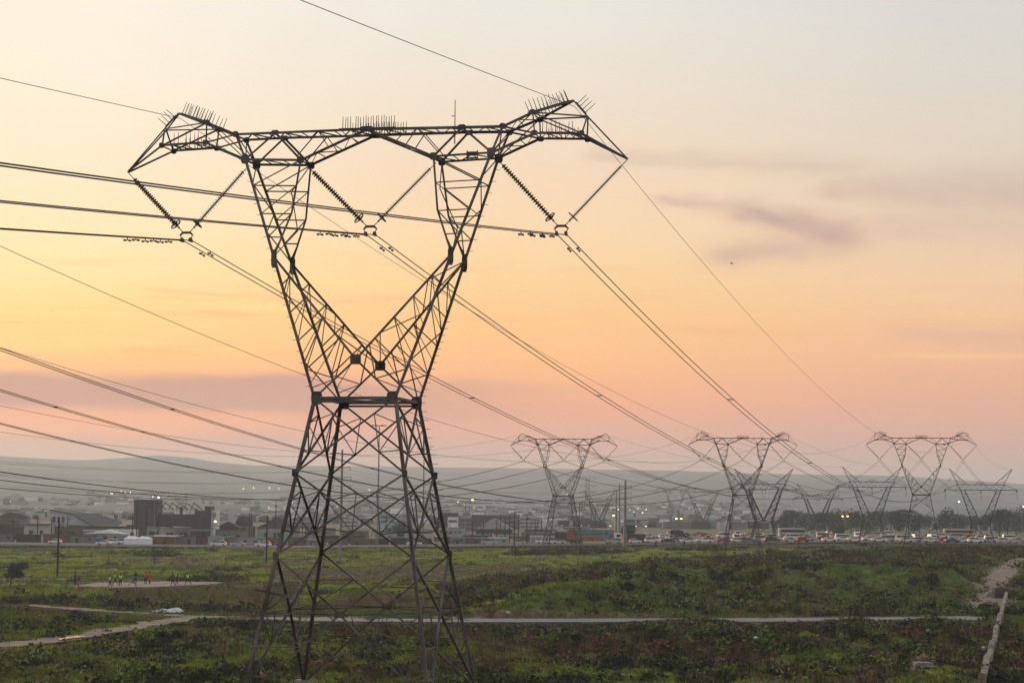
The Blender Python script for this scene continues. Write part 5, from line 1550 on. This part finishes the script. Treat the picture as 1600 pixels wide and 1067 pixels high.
# hazy blocks in the middle distance
for pxx, d, w, y0, wl, lab, rows_ in ((606, 980, 8, 803, 'teal', 'pale teal block seen through the huge pylon', 3), (630, 1020, 10, 811, 'blue', 'hazy blue block just right of the teal one', 2), (700, 960, 9.5, 801, 'dark', 'dark tall block right of the huge pylon', 4), (707.5, 900, 4.5, 807, 'white', 'small white church tower right of the dark tall block', 2), (726, 960, 9, 809, 'grey', 'grey block behind the low high mast', 3), (757, 940, 12, 804.5, 'brown', 'broad brown block left of the plain pylon', 4),
                                        (790, 1010, 14, 804, 'grey', 'wide grey block with a flat roof left of the plain pylon', 3), (822, 1060, 16, 808, 'pale', 'pale hazy block next to the plain pylon', 3), (548, 1000, 9, 812, 'pale', 'pale block seen between the left legs of the huge pylon', 2), (470, 990, 12, 815, 'grey', 'low grey block left of the huge pylon legs', 2)):
    p = px_at(pxx, d); h = at(pxx, y0, d).z - p.z; root = empty('far_building', p, 0, lab, 'building', 'hazy blocks in the middle distance')
    M = MB(); M.box((0, 0, h / 2 - .3), (w, 8, h + .6)); M.build('wall', WALLC[wl], root)
    M = MB(); M.box((0, 0, h + .15), (w + .5, 8.5, .3)); M.build('roof', ROOF['tin' if wl != 'white' else 'dark'], root)
    for r_ in range(rows_):
        M = MB()
        M.box((0, -4.02, h * (r_ + .6) / (rows_ + .2)), (w * .84, .08, h / (rows_ + 1) * .38)); M.build('window_band', FACW, root)

# the town on the slope, too far off to count
M = MB(); trg = random.Random(77)
for i in range(2100):
    y_ = trg.uniform(1150, 3300); px_ = trg.uniform(-60, 1240); x_ = ray(px_, 780)[0] * y_
    if float(fbm(np.float64(x_), np.float64(y_), 170, 61)) < .47: continue
    w_ = trg.uniform(5, 13) * (y_ / 1800) ** .4; h_ = trg.uniform(2.6, 4.6); M.box((x_, y_, float(height(x_, y_)) + h_ / 2 - .4), (w_, 7, h_ + .8), trg.choice([0, 0, 1, 1, 1, 2, 3, 4]), trg.uniform(-.4, .4), .92)
    if trg.random() < .4: M.ico(Vector((x_ + trg.uniform(-15, 15), y_ - 6, float(height(x_, y_)) + 1.6)), trg.uniform(2., 4.5), 5, .7, .2)
tag(M.build('far_town', [WALLC['pale'], WALLC['grey'], WALLC['white'], WALLC['cream'], WALLC['dark'], mat('far_tree_green', (.02, .026, .016), .9)]), kind='stuff')

# ---- trees
BARK = mat('tree_bark', (.05, .04, .03), .9, 0, .3, 3.)
LEAFD = mat('dark_leaves', (.036, .044, .032), .8, 0, .35, .4); LEAFM = mat('dull_leaves', (.070, .082, .056), .8, 0, .35, .4)  # leaf colours lightened to stand in for thicker haze over the far trees


def leaf_cloud(name, blobs, n, leaf, m, parent, seed=0, mi=None):
    g = np.random.default_rng(seed); C = np.array([q[:3] for q in blobs]); Rr = np.array([q[3] for q in blobs])
    pick = g.choice(len(blobs), n, p=Rr ** 2 / (Rr ** 2).sum()); d = g.normal(0, 1, (n, 3)); d /= np.linalg.norm(d, axis=1)[:, None]
    c = C[pick] + d * (Rr[pick] * g.uniform(.45, 1.08, n))[:, None] * np.array([1, 1, .8])
    q = g.normal(0, 1, (n, 3, 3)); q -= q.mean(1)[:, None]; q *= (leaf * g.uniform(.6, 1.3, n) / np.abs(q).max((1, 2)))[:, None, None]
    V = (c[:, None] + q).reshape(-1, 3)
    o = arr_mesh(name, V, np.arange(n * 3).reshape(-1, 3), (g.random(n) > .6).astype(int), m); o.parent = parent
    return o


def make_tree(h, w, seed, label=None, group=None, trunk=.28, n=900, leaf=.55, low=.3, name='tree', lean=0.):
    rr = random.Random(seed); root = empty(name, label=label, cat='tree', group=group)
    M = MB(); top = Vector((lean * h * .55, 0, h * .72)); M.tube([Vector((0, 0, -.3)), Vector((lean * h * .2, 0, h * .35)), top], [trunk, trunk * .7, trunk * .3], 7)
    blobs = []
    for i in range(7):
        a = rr.random() * 6.28; z = h * rr.uniform(low, .88); r_ = w * .5 * rr.uniform(.3, .75) * (1 - .5 * abs(z / h - .55)); c = Vector((r_ * math.cos(a) + lean * z, r_ * math.sin(a), z)); st = Vector((lean * h * .25, 0, h * rr.uniform(.25, .5)))
        M.tube([st, st.lerp(c, .6) + Vector((0, 0, .2)), c], [trunk * .45, trunk * .3, trunk * .12], 5); blobs.append((*c, w * rr.uniform(.2, .33)))
    blobs.append((lean * h * .8, 0, h * .84, w * .24)); M.build('trunk', BARK, root)
    leaf_cloud('crown', blobs, n, leaf, [LEAFD, LEAFM], root, seed)
    return root


TP = [make_tree(9.5, 9., s_) for s_ in (3, 14, 25)] + [make_tree(8., 11., 36)]
for _t in TP: _t.empty_display_size = .5
TGp = 'trees of the hazy belt beyond the traffic'; trr = random.Random(9); used_ = [False] * 4
belt = [(1212, 812, .6), (1228, 806, .8), (1238, 797, 1.1), (1252, 803, .95), (1264, 804, .9), (1278, 801, 1.), (1290, 800, 1.05), (1302, 806, .9), (1316, 801, 1.0), (1330, 800, 1.05), (1345, 802, .95), (1360, 799, 1.05), (1376, 797, 1.1), (1392, 798, 1.05), (1407, 800, 1.), (1420, 796, 1.1), (1437, 803, .9), (1452, 806, .85), (1470, 803, .95), (1484, 801, 1.0), (1500, 804, .9), (1516, 806, .85), (1532, 807, .8), (1548, 804, .95), (1562, 797, 1.15), (1574, 796, 1.15), (1588, 802, .95), (1602, 799, 1.1), (1618, 802, 1.)]
for i, (pxx, ytop, s_) in enumerate(belt):
    d = trr.uniform(880, 1150); p = px_at(pxx, d); h = at(pxx, ytop, d).z - p.z; k = trr.randrange(4); base_hh = [9.5, 9.5, 9.5, 8.][k]; sc = h / base_hh; lab = f'hazy grey tree, number {i + 1} from the left in the belt beyond the traffic'
    if not used_[k]: o = TP[k]; used_[k] = True; o.location = p; o.rotation_euler = (0, 0, trr.random() * 6); o.scale = (sc * 1.05, sc * 1.05, sc); tag(o, lab, 'tree', TGp)
    else: dup(TP[k], p, trr.random() * 6, lab, TGp, scale=(sc * trr.uniform(.95, 1.25), sc * 1.05, sc))
for k in range(4):
    if not used_[k]: TP[k].location = px_at(1500 + 20 * k, 880); tag(TP[k], f'hazy tree in the belt near the right edge, kind {k + 1}', 'tree', TGp)
t_ = make_tree(5.2, 5.6, 51, 'round dark tree just right of the thick monopole', None, .2, 900, .4, .2); t_.location = px_at(985, 640)
t_ = make_tree(4.6, 5., 52, 'low dark tree under the double yellow lamp', None, .18, 700, .4, .15); t_.location = px_at(1058, 660); t_.scale = (1.7, 1.2, .75)
t_ = make_tree(4.2, 3.2, 53, 'small windswept dark tree leaning right at the left edge of the field', None, .12, 2600, .17, .35, lean=.42); t_.location = gz(15, 917); t_.scale = (.95, .8, .86)
t_ = make_tree(5.4, 10., 54, 'grey shrubby tree seen through the middle of the huge pylon', None, .2, 900, .5, .15); t_.location = px_at(622, 730)
t_ = make_tree(4., 5., 55, 'small hazy tree right of the double lamp at the right', None, .2, 500, .5, .15); t_.location = px_at(1313, 760); t_.scale = (1, 1, .9)

# hand sized list of single bushes in the field
BUSH = [(122, 969, 1.5, 1.1, 4, 'round dark bush between the two arms of the dirt track'), (245, 1001, 1.3, 1.0, 4, 'dark bush just below the dirt path, left of a twin bush'), (281, 1000, .9, 1.1, 4, 'small upright dark bush below the fork of the dirt track'), (250, 1017, 2.2, .7, 4, 'low wide black bush below the dirt path'), (320, 1003, .6, .5, 4, 'tiny dark bush left of the huge pylon'), (380, 985, 2.6, 1.2, 4, 'tall dark bush mound beside the left leg of the huge pylon'), (544, 1008, 2.8, 1.6, 5, 'large red brown bush seen through the middle of the huge pylon'), (618, 992, 2.4, 1.3, 5, 'red brown bush right of the large one inside the huge pylon'),
        (1018, 1010, 2.3, 1.7, 4, 'domed dark green bush in the right foreground below the road'), (905, 1005, 1.1, .9, 4, 'small dark bush left of the domed one'), (1078, 988, 3.0, 1.0, 5, 'brown domed bush at the near edge of the road'), (1305, 989, 3.0, 1.15, 4, 'dark domed bush overlapping the road at the right'), (1250, 990, 3.2, 1.0, 5, 'reddish bush left of the dark domed one at the road'), (1215, 1000, 1.3, 1.0, 4, 'round dark bush below the reddish road bush'), (1345, 1018, 1.9, 1.6, 4, 'dark bush in the middle of the right foreground'), (1540, 952, 2.0, 1.2, 4, 'dark bush at the low wall where the sandy path ends'), (980, 949, 1.6, 1.1, 4, 'dark bush on the bank above the road')]
for i, (pxx, pyy, w, h, zc, lab) in enumerate(BUSH):
    p = gz(pxx, pyy); root = empty('bush', p, 0, lab, 'bush', 'single bushes of the field'); g = random.Random(i + 60)
    bl = [(g.uniform(-.5, .5) * w, g.uniform(-.4, .4) * w, h * g.uniform(.25, .6), g.uniform(.28, .42) * min(w, 2.4 * h)) for _ in range(4)]
    M = MB()
    for q in bl[:5]: M.tube([Vector((q[0] * .2, q[1] * .2, -.15)), Vector(q[:3])], [.05, .02], 5)
    M.build('stems', BARK, root); leaf_cloud('foliage', bl, 900, .12, [COV_M[zc * 2], COV_M[zc * 2 + 1]], root, i)

# ---- low broken wall at the right
M = MB(); wrg = random.Random(4); n_ = len(WALLP); rings = []
for i, p in enumerate(WALLP):
    t = i / (n_ - 1); d = (WALLP[min(i + 1, n_ - 1)] - WALLP[max(i - 1, 0)]); d.z = 0; d.normalize(); s_ = Vector((-d.y, d.x, 0)); zb = float(height(p.x, p.y)); hh = .85 + .25 * math.sin(i * .7) * (t > .35) + wrg.uniform(-.05, .05) - (.45 if .66 < t < .74 else 0); wd = .42 + .14 * t + wrg.uniform(-.04, .04)
    for a, z in ((-wd, -.4), (-wd, hh - .06), (-wd + .08, hh), (wd - .08, hh + wrg.uniform(-.05, .05)), (wd, hh - .06), (wd, -.4)): M.v.append(tuple(p + s_ * a * .42)[:2] + (zb + z,))
for i in range(n_ - 1):
    for k in range(5): a = i * 6 + k; M.f.append((a, a + 1, a + 7, a + 6)); M.m.append(0)
M.f += [(0, 1, 2, 3, 4, 5), tuple((n_ - 1) * 6 + k for k in (5, 4, 3, 2, 1, 0))]; M.m += [0, 0]
tag(M.build('low_wall', mat('lichen_stone_wall', (.15, .125, .085), .95, 0, .45, 1.1, c2=(.34, .30, .24), bump=.5)), 'low crumbling pale stone wall running toward the viewer at the right edge', 'wall')
for pxx, pyy, r_, lab in ((1547, 1018, .5, 'pale broken stone block leaning on the low wall'), (1551, 1010, .35, 'smaller pale stone beside the broken block at the low wall')):
    M = MB(); M.ico((0, 0, r_ * .5), r_, 0, .75, .22); o = M.build('stone_block', CONC); o.location = gz(pxx, pyy); tag(o, lab, 'stone')
# rock on the sandy path, pale slab beside it
M = MB(); M.prism([Vector(q) for q in ((-1.5, 0, -.1), (1.9, 0, -.1), (2.0, 0, .35), (1.0, 0, .95), (-.6, 0, 1.45), (-1.3, 0, 1.2))], None, (0, 1, 0), 1.7)
o = M.build('rock', mat('brown_rock', (.075, .055, .045), .95, 0, .4, 1.4, c2=(.14, .105, .085), bump=.5)); o.location = gz(1572, 935) + Vector((0, 0, .05)); tag(o, 'brown angular rock lying on the sandy path beside the low wall', 'rock')
M = MB(); M.box((0, 0, .35), (3.2, 1.2, .5), taper=.8); o = M.build('concrete_slab', CONC); o.location = gz(1559, 932); tag(o, 'pale slab lying left of the brown rock on the sandy path', 'slab')
# concrete culvert head in the right foreground
root = empty('concrete_culvert', gz(1443, 1056), .08, 'pale concrete block with a rounded shoulder in the right foreground grass', 'culvert')
M = MB(); M.prism([Vector(q) for q in ((-.85, 0, -.3), (-.55, 0, -.3), (-.55, 0, .42), (1.05, 0, .40), (1.05, 0, .52), (.9, 0, .78), (-.55, 0, .82), (-.78, 0, .74), (-.85, 0, .55))], None, (0, 1, 0), 1.5); M.build('culvert_body', CONC, root)
M = MB(); M.box((.38, .03, .455), (1.7, 1.7, .06)); M.build('culvert_lip', CONC, root); root.scale = (.72,) * 3
M = MB(); M.box((0, 0, .2), (4.6, .7, .45)); o = M.build('concrete_beam', CONC); o.location = gz(1171, 908.5) + Vector((0, 0, .7)); tag(o, 'pale fallen concrete beam in the scrub right of the middle', 'beam')
# white sheet at the track fork, litter
M = MB(); nx_ = 9; srg2 = random.Random(2)
for i in range(nx_):
    for k in range(5): M.v.append((-2.4 + 4.8 * i / 8 + .3 * k, -1 + .5 * k + .3 * (i % 2), .12 + (.55 if 0 < i < 8 and 0 < k < 4 else 0) * (.4 + .6 * i / 8) + srg2.uniform(-.1, .12)))
for i in range(nx_ - 1):
    for k in range(4): a = i * 5 + k; M.f.append((a, a + 5, a + 6, a + 1)); M.m.append(0)
o = M.build('plastic_sheet', mat('white_plastic_sheet', (.62, .65, .68), .45)); o.location = gz(257, 958.5) + Vector((0, 0, .1)); o.scale = (.55, .6, .8); md = o.modifiers.new('thick', 'SOLIDIFY'); md.thickness = .05; tag(o, 'crumpled white plastic sheet lying at the fork of the dirt track', 'sheet')
LIT = mat('white_litter', (.6, .6, .58), .6)
for i, (pxx, pyy, lab) in enumerate(((1451, 997, 'white scrap in the foreground scrub under the dark road bush'), (1536, 1019, 'white scrap left of the low wall'), (1262, 878.5, 'white scrap in the scrub right of the middle spiked pylon'), (1412, 900, 'white scrap in the scrub below the right spiked pylon'), (1181, 1004, 'tiny white scrap below the reddish road bush'), (1102, 953, 'white rag on the bank beside a dark heap'), (794, 965, 'white scrap at the road edge right of the huge pylon'))):
    M = MB(); M.ico((0, 0, .12), .24, 0, .6, .3); o = M.build('litter', LIT); o.location = gz(pxx, pyy) + Vector((0, 0, .25)); tag(o, lab, 'litter', 'white litter in the field')
M = MB(); M.ico((0, 0, .3), .9, 0, .55, .25); o = M.build('rubbish_heap', mat('dark_rubbish', (.06, .045, .042), .9, 0, .4, 3.)); o.location = gz(1107, 952); tag(o, 'dark reddish rubbish heap on the bank above the road', 'heap')
ORG = mat('orange_post_paint', (.30, .07, .035), .7)
M = MB(); M.tube([Vector((0, 0, -.1)), Vector((0, 0, 1.0))], .09, 7); M.tube([Vector((0, 0, 1.0)), Vector((0, 0, 1.06))], [.09, .05], 7); o = M.build('goal_post', ORG); o.location = gz(122.5, 921.5); tag(o, 'short orange post at the left end of the sand pitch', 'post')
M = MB(); M.tube([Vector((0, 0, -.1)), Vector((0, 0, 1.3))], .1, 7); M.box((0, 0, 1.35), (.3, .2, .2)); o = M.build('marker_post', ORG); o.location = gz(611.5, 893); tag(o, 'short rust coloured post in the dry field inside the huge pylon', 'post')
# wooden pallet fence right of the traffic
root = empty('picket_fence', px_at(1580, 600), 0, 'pale picket fence at the right end of the traffic', 'fence')
for i in range(26): M = MB(); M.box((-4.5 + i * .36, 0, .8), (.14, .05, 1.8)); M.build('picket', WALLC['cream'], root)
M = MB(); M.box((0, .06, 1.1), (9.2, .05, .12)); M.build('rail', WALLC['cream'], root)

# ---- people
SKIN_ = mat('dark_skin', (.04, .024, .016), .6); HAIR = mat('black_hair', (.012, .011, .011), .9)
CL = {n: mat('cloth_' + n, c, .9) for n, c in dict(lime=(.42, .72, .03), paleg=(.42, .52, .30), blue=(.025, .04, .10), navy=(.018, .02, .045), black=(.010, .010, .011), orange=(.55, .13, .02), grey=(.13, .15, .19), purple=(.06, .045, .075), green=(.04, .09, .035), white=(.66, .66, .66), bluek=(.07, .10, .20), red=(.25, .03, .03)).items()}


def skin_mesh(name, verts, edges, m, parent, root_i=0, lv=1):
    me = bpy.data.meshes.new(name); me.from_pydata([tuple(v[0]) for v in verts], edges, []); me.materials.append(m)
    o = bpy.data.objects.new(name, me); col.objects.link(o); o.parent = parent
    md = o.modifiers.new('skin', 'SKIN'); md.use_smooth_shade = True
    for i, v in enumerate(verts):
        sv = me.skin_vertices[0].data[i]; r_ = v[1]; fat = 1.45 if name in ('shirt', 'shorts', 'trousers') else 1.12; sv.radius = tuple(q * fat for q in r_) if isinstance(r_, tuple) else (r_ * fat, r_ * fat); sv.use_root = i == root_i
    sb = o.modifiers.new('sub', 'SUBSURF'); sb.levels = sb.render_levels = lv
    return o


def person(loc, face, legs, arms, label, shirt, shorts, lean=0., h=1.72, long_=False, group='football players on the sand pitch', twist=0.):
    """legs: ((swing, knee), (swing, knee)); arms: ((swing, out, elbow), ...) in degrees; faces +y before turning"""
    s = h / 1.75 * 1.14; root = empty('person', loc, face, label, 'person', group)
    rx = lambda v, a: Vector((v.x, v.y * math.cos(a) - v.z * math.sin(a), v.y * math.sin(a) + v.z * math.cos(a)))
    up = lambda L: rx(Vector((0, 0, L)), -R(lean))
    pel = Vector((0, 0, 0)); feet = []; B = []; E = []
    def add(p, r, par=None):
        B.append((p, r)); 
        if par is not None: E.append((par, len(B) - 1))
        return len(B) - 1
    i0 = add(pel, (.125, .10)); i1 = add(pel + up(.22), (.115, .09), i0); i2 = add(pel + up(.44), (.155, .105), i1); i3 = add(pel + up(.54), (.06, .06), i2); i4 = add(pel + up(.62), .055, i3); i5 = add(pel + up(.74) + Vector((0, .015, 0)), (.078, .098), i4); i6 = add(pel + up(.83), (.06, .075), i5)
    add(B[i5][0] + rx(Vector((0, .11, -.01)), -R(lean)), .014, i5)
    LP = []; AP = []
    for q, (sw, kn) in zip((-1, 1), legs):
        hip = Vector((q * .10, 0, -.05)); knee = hip + rx(Vector((0, 0, -.42)), R(sw)); ank = knee + rx(Vector((0, 0, -.41)), R(sw - kn)); toe = ank + rx(Vector((0, .17, -.05)), R((sw - kn) * .5))
        a = add(hip, .088, i0); b_ = add(knee, .058, a); c = add(ank, .038, b_); add(ank + rx(Vector((0, -.03, -.05)), R((sw - kn) * .5)), .036, c); add(toe, .03, c); LP.append((hip, knee, ank)); feet.append(min(toe.z, ank.z - .06) - .03)
    for q, (sw, ou, elb) in zip((-1, 1), arms):
        sh = B[i2][0] + up(.03) + Vector((q * .19, 0, 0)); d = rx(Vector((q * math.sin(R(ou)), 0, -math.cos(R(ou)))), R(sw)); el = sh + d * .29; d2 = rx(d, R(elb)); wr = el + d2 * .26; ha = wr + d2 * .07
        a = add(sh, .055, i2); b_ = add(el, .042, a); c = add(wr, .028, b_); hd = add(ha, .034, c)
        sdv = d2.cross(Vector((0, 1, 0.01))).normalized(); fw = d2.cross(sdv).normalized()
        for f, ln in ((-1.5, .07), (-.5, .085), (.5, .08), (1.5, .06)): add(ha + fw * f * .02 + d2 * ln + sdv * .012, .009, hd)
        add(wr + fw * -.045 + d2 * .06, .010, hd); AP.append((sh, el, wr))
    z0 = -min(feet); B = [(p * s + Vector((0, 0, z0 * s)), tuple(x * s for x in r_) if isinstance(r_, tuple) else r_ * s) for p, r_ in B]
    skin_mesh('body', B, E, SKIN_, root)
    f = lambda p: p * s + Vector((0, 0, z0 * s))
    V_ = [(f(pel + up(.02)), (.15, .125)), (f(pel + up(.24)), (.145, .115)), (f(pel + up(.44)), (.18, .125)), (f(pel + up(.53)), (.09, .08))]; Ed = [(0, 1), (1, 2), (2, 3)]
    for sh, el, wr in AP:
        V_ += [(f(sh), .075), (f(sh.lerp(el, .62 if not long_ else .95)), .065)]; Ed += [(2, len(V_) - 2), (len(V_) - 2, len(V_) - 1)]
        if long_: V_.append((f(el.lerp(wr, .85)), .045)); Ed.append((len(V_) - 2, len(V_) - 1))
    skin_mesh('shirt', V_, Ed, CL[shirt], root)
    V_ = [(f(pel + up(.06)), (.145, .12)), (f(pel + Vector((0, 0, -.05))), (.15, .125))]; Ed = [(0, 1)]
    for hip, knee, ank in LP:
        V_ += [(f(hip + Vector((0, 0, -.06))), .105), (f(hip.lerp(knee, .85)), .095)]; Ed += [(1, len(V_) - 2), (len(V_) - 2, len(V_) - 1)]
        if long_: V_ += [(f(knee), .08), (f(knee.lerp(ank, .9)), .065)]; Ed += [(len(V_) - 3, len(V_) - 2), (len(V_) - 2, len(V_) - 1)]
    skin_mesh('trousers' if long_ else 'shorts', V_, Ed, CL[shorts], root)
    hc = B[i5][0]; M = MB(); M.ico(hc + Vector((0, -.02, .045)) * s, .105 * s, 0, .95); M.build('hair', HAIR, root, True)
    return root


ST = ((4, 3), (-3, 2)); AS = ((8, 8, 12), (-4, 8, 10))
person(gz(117.5, 913.5), 1.6, ST, AS, 'person in dark purple clothes standing left of the sand pitch', 'purple', 'navy', 1, 1.8, True, 'people around the field')
person(gz(171.7, 918), 2.4, ((28, 12), (-24, 20)), ((-25, 10, 40), (28, 12, 45)), 'player in a pale green bib striding, leftmost on the pitch', 'paleg', 'navy', 6)
person(gz(179.5, 915), 1.9, ((26, 8), (-22, 28)), ((-20, 14, 45), (25, 14, 50)), 'player in a lime shirt and blue shorts between two bibbed players', 'lime', 'blue', 5, 1.8)
person(gz(188, 916.2), 3.6, ((8, 4), (-12, 8)), ((5, 10, 20), (-10, 10, 25)), 'player in lime and black standing, third from the left', 'lime', 'black', 2, 1.78)
person(gz(207.7, 915.7), -1.2, ((42, 20), (-38, 22)), ((-50, 18, 60), (45, 16, 60)), 'player in grey blue sprinting to the right', 'grey', 'grey', 20, 1.76)
person(gz(211, 912), -2.4, ((14, 10), (-16, 14)), ((40, 20, 50), (-20, 12, 40)), 'player in black behind the grey blue sprinter', 'black', 'black', 8, 1.78)
person(gz(227.2, 913.2), .4, ST, ((10, 14, 40), (-8, 12, 20)), 'player in an orange top and black shorts, left of the one all in orange', 'orange', 'black', 2, 1.76)
person(gz(233.7, 913.2), 2.8, ((6, 4), (-6, 3)), ((10, 18, 70), (10, 18, 70)), 'player all in orange, near the middle of the pitch', 'orange', 'orange', 3, 1.82)
person(gz(270, 915.2), 1.2, ((16, 12), (-12, 12)), ((30, 12, 50), (-12, 12, 30)), 'tall player in dark green at the right of the pitch', 'green', 'black', 6, 1.84)
person(gz(276.5, 914.2), -1.4, ((10, 10), (-14, 10)), ((10, 75, 10), (20, 60, 15)), 'shorter player in black with arms held out', 'black', 'black', 6, 1.5)
person(gz(293.4, 913.3), 1.0, ((34, 10), (-30, 30)), ((-35, 16, 60), (38, 16, 55)), 'player in a lime bib running, rightmost on the pitch', 'lime', 'black', 10, 1.72)
person(gz(241.5, 885), 3.0, ST, ((10, 20, 60), (10, 20, 60)), 'lone person in blue standing beyond the pitch', 'bluek', 'bluek', 0, 1.8, True, 'people around the field')
person(gz(1514.5, 864), .8, ((10, 4), (-10, 6)), AS, 'dark clothed person standing at the right before the rightmost forked pylon', 'black', 'navy', 2, 1.8, True, 'people around the field')
person(px_at(1024.5, 545, .1), .3, ((8, 4), (-8, 6)), AS, 'person in red and black on the verge below the white offroad car', 'red', 'black', 1, 1.75, True, 'people around the field')
person(px_at(1069.5, 545, .1), 2.2, ((12, 4), (-12, 6)), AS, 'person in dark clothes on the verge below the white sedan', 'black', 'navy', 1, 1.72, True, 'people around the field')

# ---- a bird gliding high at the right
M = MB(); M.tube([Vector((-.16, 0, 0)), Vector((-.05, 0, .012)), Vector((.10, 0, .01)), Vector((.20, 0, 0))], [.012, .045, .04, .012], 6)
bird = M.build('bird', HAIR, None, True); bird.scale = (.62,) * 3; bird.location = at(1143, 412, 120.); tag(bird, 'small dark bird gliding in the sky below the hook shaped cloud', 'bird')
for q in (-1, 1):
    M = MB(); P_ = [Vector((.06, 0, .02)), Vector((.02, q * .18, .07)), Vector((-.06, q * .36, .05)), Vector((-.10, q * .18, .05)), Vector((-.08, 0, .02))]; M.prism(P_, None, (0, 0, 1), .012); M.build('wing', HAIR, bird)

# ---- lights of the far town
FL = mat('far_town_lamp', (.8, .7, .5), .5, emit=(1., .80, .48), es=3.); lr = random.Random(21)
M = MB(); M.ico((0, 0, 0), .5); proto = M.build('far_lamp', FL); first = True
fl = [(165 + 12 * lr.random() * 4, 766 + 6 * lr.random(), 2100) for _ in range(5)] + [(lr.uniform(380, 450), 762 + 4 * lr.random(), 2200) for _ in range(4)] + [(lr.uniform(0, 480), lr.uniform(772, 806), 1700) for _ in range(6)] + [(lr.uniform(480, 1000), lr.uniform(764, 800), 1900) for _ in range(7)] + [(lr.uniform(930, 1010), lr.uniform(792, 802), 1500) for _ in range(8)] + [(lr.uniform(860, 1130), lr.uniform(818, 836), 1180) for _ in range(12)]
for pxx, pyy, d in fl:
    o = proto if first else proto.copy()
    if not first: col.objects.link(o)
    first = False; p = at(pxx, pyy, d); zg = float(height(p.x, p.y)); p.z = max(p.z, zg + 1.0); s_ = d / 1900 * lr.uniform(.6, 1.25); o.scale = (s_,) * 3
    o.location = p; tag(o, 'tiny warm lamp of the hazy town at the foot of the hills', 'lamp', 'lamps of the far town')
